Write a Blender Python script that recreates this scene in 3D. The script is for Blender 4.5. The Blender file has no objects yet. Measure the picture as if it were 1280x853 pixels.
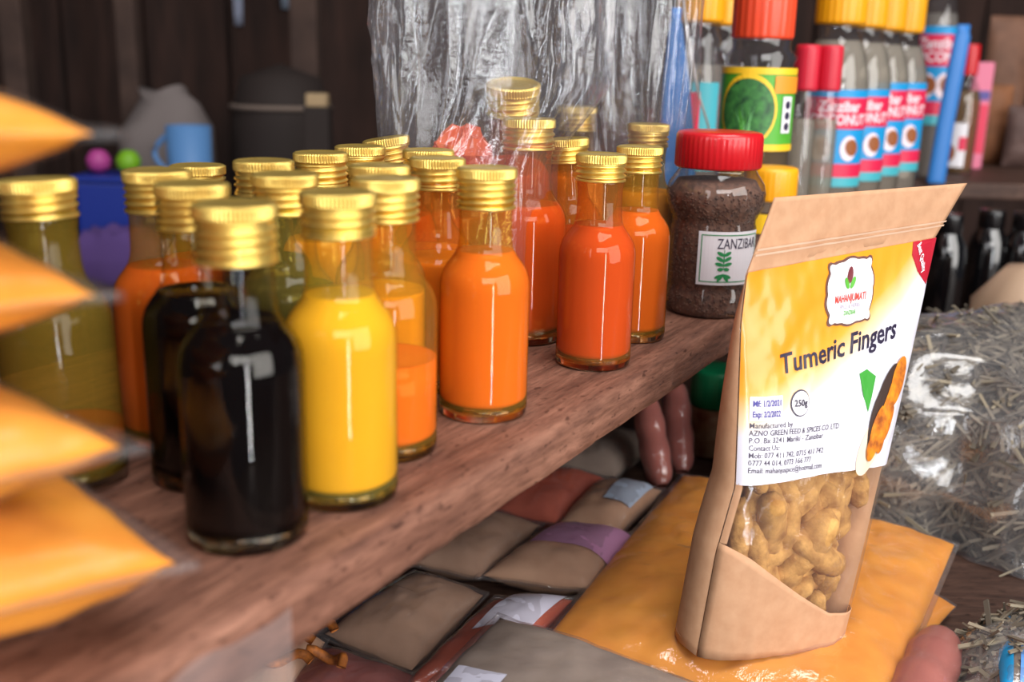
import bpy, bmesh, math, random
from mathutils import Vector, Matrix, noise
R = math.radians
rnd = random.Random(7)
scn = bpy.context.scene
COL = scn.collection

# ------------------------------------------------------------------ camera, world, lights, exposure
# z = 0 is the top of the bottle shelf; metres
FPX, PITCH, ROLL, CAMH = 1301.7, R(14.974), R(1.366), .1651
cR, sR = math.cos(ROLL), math.sin(ROLL)
RX = Vector((1, 0, 0)); FW = Vector((0, math.cos(PITCH), -math.sin(PITCH))); UP = Vector((0, math.sin(PITCH), math.cos(PITCH)))
EYE = Vector((0, 0, CAMH))
cam = bpy.data.cameras.new('camera'); cam_o = bpy.data.objects.new('camera', cam); COL.objects.link(cam_o)
cx_, cy_, cz_ = cR * RX + sR * UP, -sR * RX + cR * UP, -FW
cam_o.matrix_world = Matrix(((cx_.x, cy_.x, cz_.x, EYE.x), (cx_.y, cy_.y, cz_.y, EYE.y), (cx_.z, cy_.z, cz_.z, EYE.z), (0, 0, 0, 1)))
cam.sensor_width = 36; cam.lens = 36 * FPX / 1280; cam.clip_start = .02; cam.clip_end = 50
cam.dof.use_dof = True; cam.dof.focus_distance = .60; cam.dof.aperture_fstop = 6.6
scn.camera = cam_o

def ray(x, y):
    a, b = x - 640, y - 426.5
    return FW + RX * ((cR * a + sR * b) / FPX) - UP * ((-sR * a + cR * b) / FPX)
def onz(x, y, z):
    r = ray(x, y); return EYE + r * ((z - CAMH) / r.z)
def aty(x, y, Y):
    r = ray(x, y); return EYE + r * (Y / r.y)
def pxm(Y, z=0.):            # pixels per metre at a place
    return FPX / (Vector((0, Y, z - CAMH)).dot(FW))

w = bpy.data.worlds.new('world'); scn.world = w; w.use_nodes = True
w.node_tree.nodes['Background'].inputs[0].default_value = (.62, .68, .80, 1)
w.node_tree.nodes['Background'].inputs[1].default_value = .09
def area(name, loc, target, sx, sy, power, col=(1, 1, 1)):
    l = bpy.data.lights.new(name, 'AREA'); l.shape = 'RECTANGLE'; l.size = sx; l.size_y = sy; l.energy = power; l.color = col
    o = bpy.data.objects.new(name, l); COL.objects.link(o); o.location = loc
    o.rotation_euler = (Vector(target) - Vector(loc)).to_track_quat('-Z', 'Y').to_euler()
    return o
# the stall is open to the street behind and beside the photographer, with open sky before the roof edge; one front fill lamp is added to these
area('open_front_right_offscreen', (2.25, -1.25, .75), (.05, .6, -.05), 2.0, 2.2, 92, (1, .97, .93))
area('open_front_gap_offscreen', (1.08, -2.1, -.13), (0, .5, -.13), .14, 1.7, 30, (.95, .97, 1))
area('open_front_left_offscreen', (-1.6, -1.85, .75), (-.05, .5, .05), 1.1, 1.6, 26, (.98, .98, 1))
area('front_fill_offscreen', (.55, -2.1, 1.35), (.05, .6, -.1), 1.8, .8, 40, (1, .98, .96))  # added fill lamp, set high to brighten the packets under the shelf
area('open_sky_offscreen', (.75, -.25, 3.3), (.2, .6, -.1), 2.4, 1.9, 130, (1, .98, .96))
scn.view_settings.view_transform = 'Standard'; scn.view_settings.look = 'None'
scn.view_settings.exposure = -0.2; scn.view_settings.gamma = 1
scn.view_settings.use_curve_mapping = False
scn.cycles.use_denoising = True
scn.cycles.max_bounces = 10; scn.cycles.transparent_max_bounces = 40; scn.cycles.caustics_reflective = False; scn.cycles.caustics_refractive = False
scn.cycles.sample_clamp_indirect = 4

# ------------------------------------------------------------------ materials
def srgb(*c):
    return tuple((v / 12.92 if v <= .04045 else ((v + .055) / 1.055) ** 2.4) for v in [x / 255 for x in c])
MATS = {}
def node(nt, t, **k):
    n = nt.nodes.new(t)
    for a, v in k.items(): setattr(n, a, v)
    return n
def ramp(nt, fac, stops):
    r = node(nt, 'ShaderNodeValToRGB'); nt.links.new(fac, r.inputs[0])
    e = r.color_ramp.elements
    while len(e) < len(stops): e.new(.5)
    for q, (p, c) in zip(e, stops): q.position = p; q.color = (*c, 1)
    return r.outputs[0]
def noise_tex(nt, scale, detail=4, rough=.55, vec=None, stretch=None):
    tc = node(nt, 'ShaderNodeTexCoord'); n = node(nt, 'ShaderNodeTexNoise')
    n.inputs['Scale'].default_value = scale; n.inputs['Detail'].default_value = detail; n.inputs['Roughness'].default_value = rough
    src = vec or tc.outputs['Object']
    if stretch:
        m = node(nt, 'ShaderNodeMapping'); m.inputs['Scale'].default_value = stretch; nt.links.new(src, m.inputs[0]); src = m.outputs[0]
    nt.links.new(src, n.inputs['Vector']); return n.outputs['Fac']
def mat(name, col, rough=.5, metal=0., coat=0., spec=.5, col2=None, nscale=60, bump=0., bscale=200, stretch=None, sss=0., coat_rough=.04, detail=4):
    if name in MATS: return MATS[name]
    m = bpy.data.materials.new(name); m.use_nodes = True; nt = m.node_tree; b = nt.nodes['Principled BSDF']
    b.inputs['Base Color'].default_value = (*col, 1); b.inputs['Roughness'].default_value = rough; b.inputs['Metallic'].default_value = metal
    b.inputs['Coat Weight'].default_value = coat; b.inputs['Coat Roughness'].default_value = coat_rough
    b.inputs['Specular IOR Level'].default_value = spec
    if sss: b.inputs['Subsurface Weight'].default_value = sss; b.inputs['Subsurface Radius'].default_value = (.004, .002, .001); b.inputs['Subsurface Scale'].default_value = 1
    if col2:
        f = noise_tex(nt, nscale, detail, stretch=stretch)
        nt.links.new(ramp(nt, f, [(.32, col), (.68, col2)]), b.inputs['Base Color'])
    if bump:
        f = noise_tex(nt, bscale, 5, stretch=stretch)
        bp = node(nt, 'ShaderNodeBump'); bp.inputs['Strength'].default_value = bump; bp.inputs['Distance'].default_value = .001
        nt.links.new(f, bp.inputs['Height']); nt.links.new(bp.outputs[0], b.inputs['Normal'])
    MATS[name] = m; return m
def film(name, tint=(1, 1, 1), haze=.05, gloss=.07, rough=.08, edge=.55, bump=0., bscale=60, edge_tint=None, hazecol=(.8, .8, .85)):
    """thin clear sheet or glass wall: see-through, with a Fresnel-like sheen and a little haze"""
    if name in MATS: return MATS[name]
    m = bpy.data.materials.new(name); m.use_nodes = True; nt = m.node_tree
    for n in list(nt.nodes):
        if n.type != 'OUTPUT_MATERIAL': nt.nodes.remove(n)
    out = nt.nodes[0]
    lw = node(nt, 'ShaderNodeLayerWeight'); lw.inputs['Blend'].default_value = .5
    pw = node(nt, 'ShaderNodeMath', operation='POWER'); pw.inputs[1].default_value = 3.5; nt.links.new(lw.outputs['Facing'], pw.inputs[0])
    ma = node(nt, 'ShaderNodeMath', operation='MULTIPLY_ADD'); ma.inputs[1].default_value = edge; ma.inputs[2].default_value = gloss; nt.links.new(pw.outputs[0], ma.inputs[0])
    tr = node(nt, 'ShaderNodeBsdfTransparent'); tr.inputs[0].default_value = (*tint, 1)
    if edge_tint:
        mx = node(nt, 'ShaderNodeMix', data_type='RGBA'); nt.links.new(pw.outputs[0], mx.inputs[0])
        mx.inputs[6].default_value = (*tint, 1); mx.inputs[7].default_value = (*edge_tint, 1); nt.links.new(mx.outputs[2], tr.inputs[0])
    gl = node(nt, 'ShaderNodeBsdfGlossy'); gl.inputs['Roughness'].default_value = rough
    df = node(nt, 'ShaderNodeBsdfDiffuse'); df.inputs[0].default_value = (*hazecol, 1)
    m1 = node(nt, 'ShaderNodeMixShader'); m1.inputs[0].default_value = haze; nt.links.new(tr.outputs[0], m1.inputs[1]); nt.links.new(df.outputs[0], m1.inputs[2])
    m2 = node(nt, 'ShaderNodeMixShader'); nt.links.new(ma.outputs[0], m2.inputs[0]); nt.links.new(m1.outputs[0], m2.inputs[1]); nt.links.new(gl.outputs[0], m2.inputs[2])
    nt.links.new(m2.outputs[0], out.inputs[0])
    if bump:
        f = noise_tex(nt, bscale, 5, .6)
        bp = node(nt, 'ShaderNodeBump'); bp.inputs['Strength'].default_value = bump; bp.inputs['Distance'].default_value = .002
        nt.links.new(f, bp.inputs['Height']); nt.links.new(bp.outputs[0], gl.inputs['Normal'])
    MATS[name] = m; return m

# ------------------------------------------------------------------ mesh helpers
def me_obj(name, verts, faces, m, parent=None, smooth=True, uvs=None):
    me = bpy.data.meshes.new(name); me.from_pydata([tuple(v) for v in verts], [], faces); me.update()
    if smooth: me.polygons.foreach_set('use_smooth', [True] * len(me.polygons))
    if uvs:
        uv = me.uv_layers.new(name='UVMap')
        for l in me.loops: uv.data[l.index].uv = uvs[l.vertex_index]
    if m: me.materials.append(m)
    o = bpy.data.objects.new(name, me); COL.objects.link(o)
    if parent: o.parent = parent
    return o
def tag(o, label, cat, group=None, kind=None):
    o['label'] = label; o['category'] = cat
    if group: o['group'] = group
    if kind: o['kind'] = kind
    return o
def thing(name, label, cat, loc=(0, 0, 0), rot=(0, 0, 0), group=None, scale=1.):
    o = bpy.data.objects.new(name, None); COL.objects.link(o); o.empty_display_size = .02
    o.location = loc; o.rotation_euler = rot; o.scale = (scale,) * 3
    return tag(o, label, cat, group)
def struct(o):
    o['kind'] = 'structure'; return o
def lathe(prof, seg=64, close=True, squash=1.):
    """prof: list of (r, z) from bottom to top"""
    V, F = [], []
    for r, z in prof:
        for k in range(seg):
            a = 2 * math.pi * k / seg; V.append((r * math.cos(a), r * math.sin(a) * squash, z))
    for i in range(len(prof) - 1):
        for k in range(seg):
            k2 = (k + 1) % seg; F.append((i * seg + k, i * seg + k2, (i + 1) * seg + k2, (i + 1) * seg + k))
    if close:
        F.append(tuple(reversed(range(seg)))); n = (len(prof) - 1) * seg; F.append(tuple(range(n, n + seg)))
    return V, F
def grid_faces(nu, nv, wrap=False, off=0):
    F = []
    for j in range(nv - 1):
        for i in range(nu if wrap else nu - 1):
            i2 = (i + 1) % nu
            F.append((off + j * nu + i, off + j * nu + i2, off + (j + 1) * nu + i2, off + (j + 1) * nu + i))
    return F
def box_bm(sx, sy, sz, bev=.002, seg=2, c=(0, 0, 0)):
    bm = bmesh.new(); bmesh.ops.create_cube(bm, size=1)
    for v in bm.verts: v.co = Vector((v.co.x * sx + c[0], v.co.y * sy + c[1], v.co.z * sz + c[2]))
    if bev: bmesh.ops.bevel(bm, geom=bm.edges[:], offset=bev, segments=seg, profile=.6, affect='EDGES')
    return bm
def bm_obj(name, bm, m, parent=None, smooth=False):
    me = bpy.data.meshes.new(name); bm.to_mesh(me); bm.free()
    if smooth: me.polygons.foreach_set('use_smooth', [True] * len(me.polygons))
    me.materials.append(m); o = bpy.data.objects.new(name, me); COL.objects.link(o)
    if parent: o.parent = parent
    return o
def tube(pts, rad, seg=8):
    V, F = [], []; n = len(pts)
    for i, p in enumerate(pts):
        p = Vector(p); t = (Vector(pts[min(i + 1, n - 1)]) - Vector(pts[max(i - 1, 0)])).normalized()
        a = t.cross(Vector((0, 0, 1)) if abs(t.z) < .9 else Vector((1, 0, 0))).normalized(); b = t.cross(a)
        r = rad[i] if isinstance(rad, (list, tuple)) else rad
        for k in range(seg):
            q = 2 * math.pi * k / seg; V.append(p + a * (r * math.cos(q)) + b * (r * math.sin(q)))
    F = grid_faces(seg, n, True); F.append(tuple(range(seg))); F.append(tuple(range((n - 1) * seg, n * seg)))
    return V, F
def dup(o, parent=None):
    c = o.copy(); COL.objects.link(c); c.parent = parent; return c
def text2d(body, size, bold=0., align='LEFT', space=1.):
    cu = bpy.data.curves.new('lettering', 'FONT'); cu.body = body; cu.size = size; cu.offset = bold; cu.align_x = align; cu.resolution_u = 2; cu.space_character = space
    ob = bpy.data.objects.new('lettering', cu)
    me = bpy.data.meshes.new_from_object(ob)
    V = [(v.co.x, v.co.y) for v in me.vertices]; F = [tuple(p.vertices) for p in me.polygons]
    bpy.data.objects.remove(ob); bpy.data.meshes.remove(me); bpy.data.curves.remove(cu)
    return V, F
def fan2d(outline, c=(0, 0), rings=5):
    V = [c]; n = len(outline); F = []
    for r in range(1, rings + 1):
        q = r / rings
        V += [(c[0] + (x - c[0]) * q, c[1] + (y - c[1]) * q) for x, y in outline]
    for k in range(n): F.append((0, 1 + k, 1 + (k + 1) % n))
    for r in range(rings - 1):
        a, b = 1 + r * n, 1 + (r + 1) * n
        for k in range(n): F.append((a + k, b + k, b + (k + 1) % n, a + (k + 1) % n))
    return V, F
def ell(cx, cy, rx, ry, n=32, a0=0.):
    ca, sa = math.cos(a0), math.sin(a0)
    return [(cx + rx * math.cos(t) * ca - ry * math.sin(t) * sa, cy + rx * math.cos(t) * sa + ry * math.sin(t) * ca) for t in [2 * math.pi * k / n for k in range(n)]]
def rect2d(x0, y0, x1, y1, nx=10, ny=6):
    V = [(x0 + (x1 - x0) * i / (nx - 1), y0 + (y1 - y0) * j / (ny - 1)) for j in range(ny) for i in range(nx)]
    return V, grid_faces(nx, ny)
def ring2d(outer, inner):
    n = len(outer); return outer + inner, [(k, (k + 1) % n, n + (k + 1) % n, n + k) for k in range(n)]
def wrapped(name, vf, fn, m, parent):      # flat print laid on a curved surface
    return me_obj(name, [fn(x, y) for x, y in vf[0]], vf[1], m, parent, smooth=False)

# ------------------------------------------------------------------ the setting
m_wall = mat('dark_boards', srgb(66, 44, 37), .9, col2=srgb(42, 28, 24), nscale=6, stretch=(4, 4, .6))
m_ceil = mat('roof_sheet', srgb(70, 58, 52), .8)
m_floor = mat('earth_floor', srgb(60, 50, 44), .9, col2=srgb(44, 36, 32), nscale=8)
floor = struct(bm_obj('floor', box_bm(5.4, 6.4, .1, 0, c=(.4, 1.0, -1.05)), m_floor))
wall = struct(bm_obj('wall_back', box_bm(5.4, .06, 3.2, 0, c=(.4, 3.23, .6)), m_wall))
for k in range(22):
    x = -2.2 + k * .245
    p = bm_obj('plank', box_bm(.235, .03, 3.1, .006, c=(x, 3.19 - .006 * (k % 3), .58)), m_wall, wall)
wl = struct(bm_obj('wall_left', box_bm(.06, 6.4, 3.2, 0, c=(-2.3, 1.0, .6)), m_wall))
ceil = struct(bm_obj('ceiling', box_bm(5.4, 3.3, .06, 0, c=(.4, 2.6, 2.2)), m_ceil))

# ------------------------------------------------------------------ shelf and tables
EDGE0 = Vector((-.072, .298, 0)); ED = Vector((.4955, .8686, 0)); EN = Vector((-.8686, .4955, 0))
def wood(name, c1, c2, c3, dirv):
    m = bpy.data.materials.new(name); m.use_nodes = True; nt = m.node_tree; b = nt.nodes['Principled BSDF']
    f = noise_tex(nt, 14, 6, .62, stretch=(1, 9, 9)); f2 = noise_tex(nt, 60, 5, .6, stretch=(1, 7, 7)); f3 = noise_tex(nt, 9, 3, .5)
    c = ramp(nt, f, [(.3, c1), (.5, c2), (.7, c3)]); d = ramp(nt, f2, [(.32, (.42, .38, .36)), (.56, (1, 1, 1))])
    mx = node(nt, 'ShaderNodeMix', data_type='RGBA', blend_type='MULTIPLY'); mx.inputs[0].default_value = .7
    nt.links.new(c, mx.inputs[6]); nt.links.new(d, mx.inputs[7])
    my = node(nt, 'ShaderNodeMix', data_type='RGBA', blend_type='MULTIPLY'); my.inputs[0].default_value = .45
    nt.links.new(mx.outputs[2], my.inputs[6]); nt.links.new(ramp(nt, f3, [(.35, (.5, .45, .45)), (.6, (1, 1, 1))]), my.inputs[7])
    f4 = noise_tex(nt, 260, 2, .5, stretch=(.5, 1, 1)); mz = node(nt, 'ShaderNodeMix', data_type='RGBA', blend_type='MULTIPLY'); mz.inputs[0].default_value = .75
    nt.links.new(my.outputs[2], mz.inputs[6]); nt.links.new(ramp(nt, f4, [(.30, (.25, .18, .16)), (.38, (1, 1, 1))]), mz.inputs[7])
    nt.links.new(mz.outputs[2], b.inputs['Base Color']); b.inputs['Roughness'].default_value = .58; b.inputs['Specular IOR Level'].default_value = .35
    bp = node(nt, 'ShaderNodeBump'); bp.inputs['Strength'].default_value = .5; bp.inputs['Distance'].default_value = .0012
    nt.links.new(f2, bp.inputs['Height']); nt.links.new(bp.outputs[0], b.inputs['Normal'])
    return m
m_shelf = wood('shelf_wood', srgb(98, 64, 52), srgb(132, 90, 73), srgb(158, 112, 92), ED)
m_table = wood('table_wood', srgb(60, 42, 36), srgb(84, 60, 50), srgb(100, 74, 62), ED)
def plank_mesh(name, L, W, T, m, parent, y0, seed):
    """board along +x, from y0 to y0+W, top at z = 0; nicked front edge"""
    nx = 260; prof = []
    for (yy, zz) in [(0.0022, 0), (0, -.0022), (0, -T * .35), (0, -T * .7), (0, -T + .002), (.002, -T), (W, -T), (W, -T * .5), (W, -.0015), (W - .0015, 0), (W * .75, 0), (W * .5, 0), (W * .25, 0), (.012, 0)]:
        prof.append((yy, zz))
    V = []
    for i in range(nx):
        x = L * i / (nx - 1)
        for (yy, zz) in prof:
            e = noise.noise(Vector((x * 26, seed, zz * 60))) * .0012 + max(0, noise.noise(Vector((x * 60, seed + 5, zz * 150))) - .3) * .004 if yy < .01 else 0
            t = noise.noise(Vector((x * 8, yy * 20, seed))) * .0006 if zz > -.001 and yy > .01 and yy < W - .01 else 0
            V.append((x, y0 + yy + e, zz + (min(0, t))))
    n = len(prof); F = [(i * n + k, (i + 1) * n + k, (i + 1) * n + (k + 1) % n, i * n + (k + 1) % n) for i in range(nx - 1) for k in range(n)]
    F += [tuple(reversed(range(n)))[::-1], tuple(range((nx - 1) * n, nx * n))]
    return me_obj(name, V, F, m, parent)
S0 = EDGE0 - ED * .42
shelf = thing('wooden_shelf', 'rough reddish brown plank shelf carrying the rows of bottles', 'shelf', S0, (0, 0, math.atan2(ED.y, ED.x)))
plank_mesh('plank', 1.72, .1115, .0235, m_shelf, shelf, 0, 1.)
plank_mesh('plank', 1.72, .168, .0235, m_shelf, shelf, .1125, 9.)
for sx in (.03, 1.69):
    bm_obj('upright', box_bm(.04, .2, .1665, .003, c=(sx, .16, -.0235 - .0832)), m_table, shelf)
TZ = -.19
tb = thing('market_table', 'dark wooden market table spread with spice packets under the shelf', 'table', (.25, .85, TZ))
for k in range(9):
    bm_obj('plank', box_bm(1.9, .163, .03, .002, c=(0, -.66 + k * .165, -.015)), m_table, tb)
for sx in (-.85, .85):
    for sy in (-.6, .6): bm_obj('leg', box_bm(.07, .07, .78, .004, c=(sx, sy, -.03 - .39)), m_table, tb)

# ------------------------------------------------------------------ gold capped bottles
def cap_mesh(hmm, r=14.):
    seg = 240; V = []; rows = []
    nz = 46
    for j in range(nz + 1):
        rows.append(hmm * j / nz)
    kb = 5.2                              # knurled band at the top
    for z in rows:
        for k in range(seg):
            a = 2 * math.pi * k / seg
            if z > hmm - kb:
                q = (z - (hmm - kb)) / kb
                rr = r * (1 + (.010 if (k // 2) % 2 else -.045) * min(1, 4 * q, 4 * (1.05 - q)))
                if q < .12: rr = r * .955 + (r * .045) * q / .12
                if q > .86: rr -= (q - .86) / .14 * 1.1
            else:
                zz = z - 2.9 * a / (2 * math.pi) * (1 if 1.8 < z < hmm - kb - .8 else 0)
                rr = r * (.945 + .046 * math.cos(2 * math.pi * zz / 3.1))
                if z < 1.2: rr = r * .985
            V.append((rr * math.cos(a), rr * math.sin(a), z))
    F = grid_faces(seg, nz + 1, True)
    top = nz * seg
    for rr, dz in ((r * .86, .15), (r * .82, -.25), (r * .4, -.3)):
        b = len(V)
        for k in range(seg):
            a = 2 * math.pi * k / seg; V.append((rr * math.cos(a), rr * math.sin(a), hmm + dz))
        for k in range(seg): F.append((top + k, top + (k + 1) % seg, b + (k + 1) % seg, b + k))
        top = b
    F.append(tuple(range(top, top + seg)))
    F.append(tuple(reversed(range(seg))))
    s = .001
    return [(x * s, y * s, z * s) for x, y, z in V], F
BODY = [(0.0, 0.3), (19.2, 0.0), (20.6, .5), (21.2, 1.8), (21.4, 4), (21.4, 30), (21.4, 62), (21.1, 66), (20.0, 70), (18.2, 73.2), (16.0, 76), (14.2, 78.6), (13.1, 81.5), (12.6, 85), (12.4, 92), (12.4, 99), (12.9, 102), (12.9, 106), (11.8, 108), (11.6, 116.5)]
def inner(level, bot=6.5):
    P = [(0, bot), (15, bot - .3), (18.5, bot + .2), (20.4, bot + 1.6), (21.0, bot + 3.4)]
    def rad(z):
        for (r0, z0), (r1, z1) in zip(BODY[1:], BODY[2:]):
            if z0 <= z <= z1 and z1 > z0: return r0 + (r1 - r0) * (z - z0) / (z1 - z0)
        return 12
    zz = bot + 3.5
    while zz < level - .01:
        zz = min(level, zz + (18 if zz < 45 else 2.0)); P.append((rad(zz) - .35, zz))
    P += [(rad(level) - 1.6, level - .5), (0, level - .6)]
    return [(r * .001, z * .001) for r, z in P]
m_gold = mat('gold_cap', srgb(244, 212, 118), .34, .82, col2=srgb(230, 192, 98), nscale=120, bump=.15, bscale=900)
G_TINT = {'clear': ((.93, .91, .86), (.55, .5, .4)), 'amber': ((.95, .80, .42), (.75, .45, .10)), 'orange': ((.94, .62, .28), (.75, .32, .06)), 'olive': ((.80, .72, .34), (.45, .35, .06)), 'yellow': ((.96, .88, .45), (.7, .55, .05))}
def glass(kind):
    t, e = G_TINT[kind]
    return film('bottle_glass_' + kind, t, haze={'olive': .30, 'amber': .12, 'orange': .16, 'yellow': .12}.get(kind, 0.), gloss=.022, rough=.02, edge=.35, edge_tint=e, hazecol={'olive': (.30, .20, .03), 'amber': (.75, .42, .06), 'orange': (.75, .30, .06), 'yellow': (.7, .55, .12)}.get(kind, (.6, .6, .6)))
def glass_base_mat():
    if 'glass_base' in MATS: return MATS['glass_base']
    m = bpy.data.materials.new('thick_glass'); m.use_nodes = True; b = m.node_tree.nodes['Principled BSDF']
    b.inputs['Base Color'].default_value = (.78, .62, .42, 1); b.inputs['Transmission Weight'].default_value = 1; b.inputs['Roughness'].default_value = .02; b.inputs['IOR'].default_value = 1.45
    MATS['glass_base'] = m; return m
def liquid(name, c, c2=None):
    return mat(name, c, .5, 0, .5, 0., col2=c2, nscale=25, sss=.0, coat_rough=.02)
LQ = {'black': liquid('black_sauce', srgb(12, 8, 9)), 'yellow': liquid('yellow_sauce', srgb(238, 178, 22), srgb(242, 186, 30)),
      'orange': liquid('orange_sauce', srgb(238, 114, 46), srgb(242, 120, 50)), 'red': liquid('red_sauce', srgb(204, 62, 38), srgb(210, 68, 42)),
      'deep': liquid('deep_orange_sauce', srgb(222, 94, 40), srgb(228, 100, 44)), 'gold': liquid('amber_yellow_sauce', srgb(236, 168, 30), srgb(244, 180, 40)), 'rust': liquid('rust_sauce', srgb(190, 70, 22), srgb(206, 82, 28))}
_cap = {}; _glass = {}; _base = None; _liq = {}
GB = 'gold capped glass sauce bottles on the shelf'
def sauce_bottle(x, y, kind, level, tint, label, s=1., caph=19., tilt=(0, 0), rz=0.):
    t = thing('sauce_bottle', label, 'bottle', (x, y, 0), (R(tilt[0]), R(tilt[1]), 0), GB, s)
    if tilt != (0, 0): t.location.z = .0205 * s * math.sin(math.hypot(R(tilt[0]), R(tilt[1])))
    global _base
    if tint not in _glass:
        V, F = lathe([(r * .001, z * .001) for r, z in BODY[4:]], 72, False); _glass[tint] = me_obj('glass', V, F, glass(tint), t)
    else: dup(_glass[tint], t)
    if _base is None:
        V, F = lathe([(.002, .0003), (.0192, 0), (.0206, .0005), (.0212, .0018), (.0214, .004), (.0214, .0062), (.0205, .0068), (.002, .0062)], 72); _base = me_obj('glass_foot', V, F, glass_base_mat(), t)
    else: dup(_base, t)
    key = (kind, level)
    if key not in _liq:
        V, F = lathe([(max(r, .0004), z) for r, z in inner(level)], 72); _liq[key] = me_obj('sauce', V, F, LQ[kind], t)
    else: dup(_liq[key], t)
    if caph not in _cap:
        V, F = cap_mesh(caph); c = _cap[caph] = me_obj('screw_cap', V, F, m_gold, t)
    else: c = dup(_cap[caph], t)
    c.location = (0, 0, .1183 - caph * .001); c.rotation_euler = (0, 0, rz or rnd.uniform(0, 6.28))
    return t
sauce_bottle(-.093, .3435, 'black', 79, 'clear', 'large looking black sauce bottle standing closest to the shelf edge before the yellow bottle', caph=19.5)
sauce_bottle(-.065, .381, 'yellow', 80.5, 'yellow', 'bright yellow sauce bottle with gold cap, filled to the neck', caph=16)
sauce_bottle(-.0135, .484, 'orange', 80, 'amber', 'bright orange sauce bottle filled to the neck, standing alone near the shelf edge', caph=18.5)
sauce_bottle(.0465, .575, 'red', 80, 'orange', 'red sauce bottle with thick clear glass foot and gold cap', caph=14.5)
sauce_bottle(.0745, .637, 'deep', 80, 'amber', 'orange sauce bottle directly behind the red one, beside the red lidded jar', caph=15.5)
sauce_bottle(-.151, .440, 'rust', 78, 'amber', 'rust orange sauce bottle between the near empty bottle and a black one', caph=17.5)
sauce_bottle(-.157, .517, 'rust', 70, 'amber', 'gold capped bottle tucked behind the rust orange one', s=.955, caph=16)
sauce_bottle(-.123, .396, 'black', 77, 'clear', 'black sauce bottle squeezed in behind the foremost black bottle', caph=17)
sauce_bottle(-.1185, .493, 'black', 72, 'clear', 'gold capped bottle at the back rim with the dark wall right behind its cap', caph=16)
sauce_bottle(-.0965, .437, 'black', 71, 'yellow', 'black sauce bottle seen in the gap behind the yellow bottle', caph=16.5)
sauce_bottle(-.101, .543, 'gold', 74, 'amber', 'amber gold capped bottle in the back row, next to the end one', caph=17)
sauce_bottle(-.0875, .590, 'orange', 74, 'amber', 'gold capped bottle last in the back row beside the plastic bag', caph=15)
sauce_bottle(-.0630, .484, 'gold', 60, 'yellow', 'gold capped bottle peeping out over the half filled orange bottle', caph=15)
sauce_bottle(-.0535, .431, 'orange', 42, 'amber', 'half filled orange sauce bottle beside the bright yellow one', caph=17.5)
sauce_bottle(-.0395, .528, 'gold', 68, 'orange', 'translucent amber yellow bottle behind the orange bottle, neck stained orange', caph=15.5)
sauce_bottle(-.0480, .575, 'gold', 64, 'amber', 'thin looking gold cap just behind the translucent amber bottle', caph=14.5)
sauce_bottle(-.174, .387, 'rust', 22, 'olive', 'nearly empty tinted bottle with a little rust sauce left at the bottom', caph=14.5, tilt=(-1.5, -2.5))
# bottles in the clear bags
sauce_bottle(-.060, .632, 'orange', 70, 'amber', 'tilted gold capped bottle leaning in the corner of the plastic bag', tilt=(0, -9), caph=15)
sauce_bottle(-.034, .672, 'orange', 70, 'amber', 'hazy gold capped bottle deep inside the plastic bag', caph=15)
sauce_bottle(.007, .628, 'deep', 74, 'orange', 'tall orange sauce bottle in the plastic bag behind the orange bottle', s=1.13, caph=16)
sauce_bottle(-.003, .738, 'deep', 74, 'orange', 'tallest bagged bottle, its gold cap rising highest above the others', s=1.27, caph=15.5, tilt=(14, 0))
sauce_bottle(.040, .673, 'red', 60, 'orange', 'leaning bottle with low red sauce between the bagged bottle and the red one', caph=15, tilt=(0, -4))
sauce_bottle(.048, .855, 'gold', 70, 'amber', 'pale hazy gold capped bottle seen through two layers of plastic', s=1.12, caph=17)
sauce_bottle(.0935, .755, 'gold', 74, 'amber', 'gold capped bottle inside the narrow plastic bag behind the orange bottle', s=1.06, caph=15)

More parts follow.
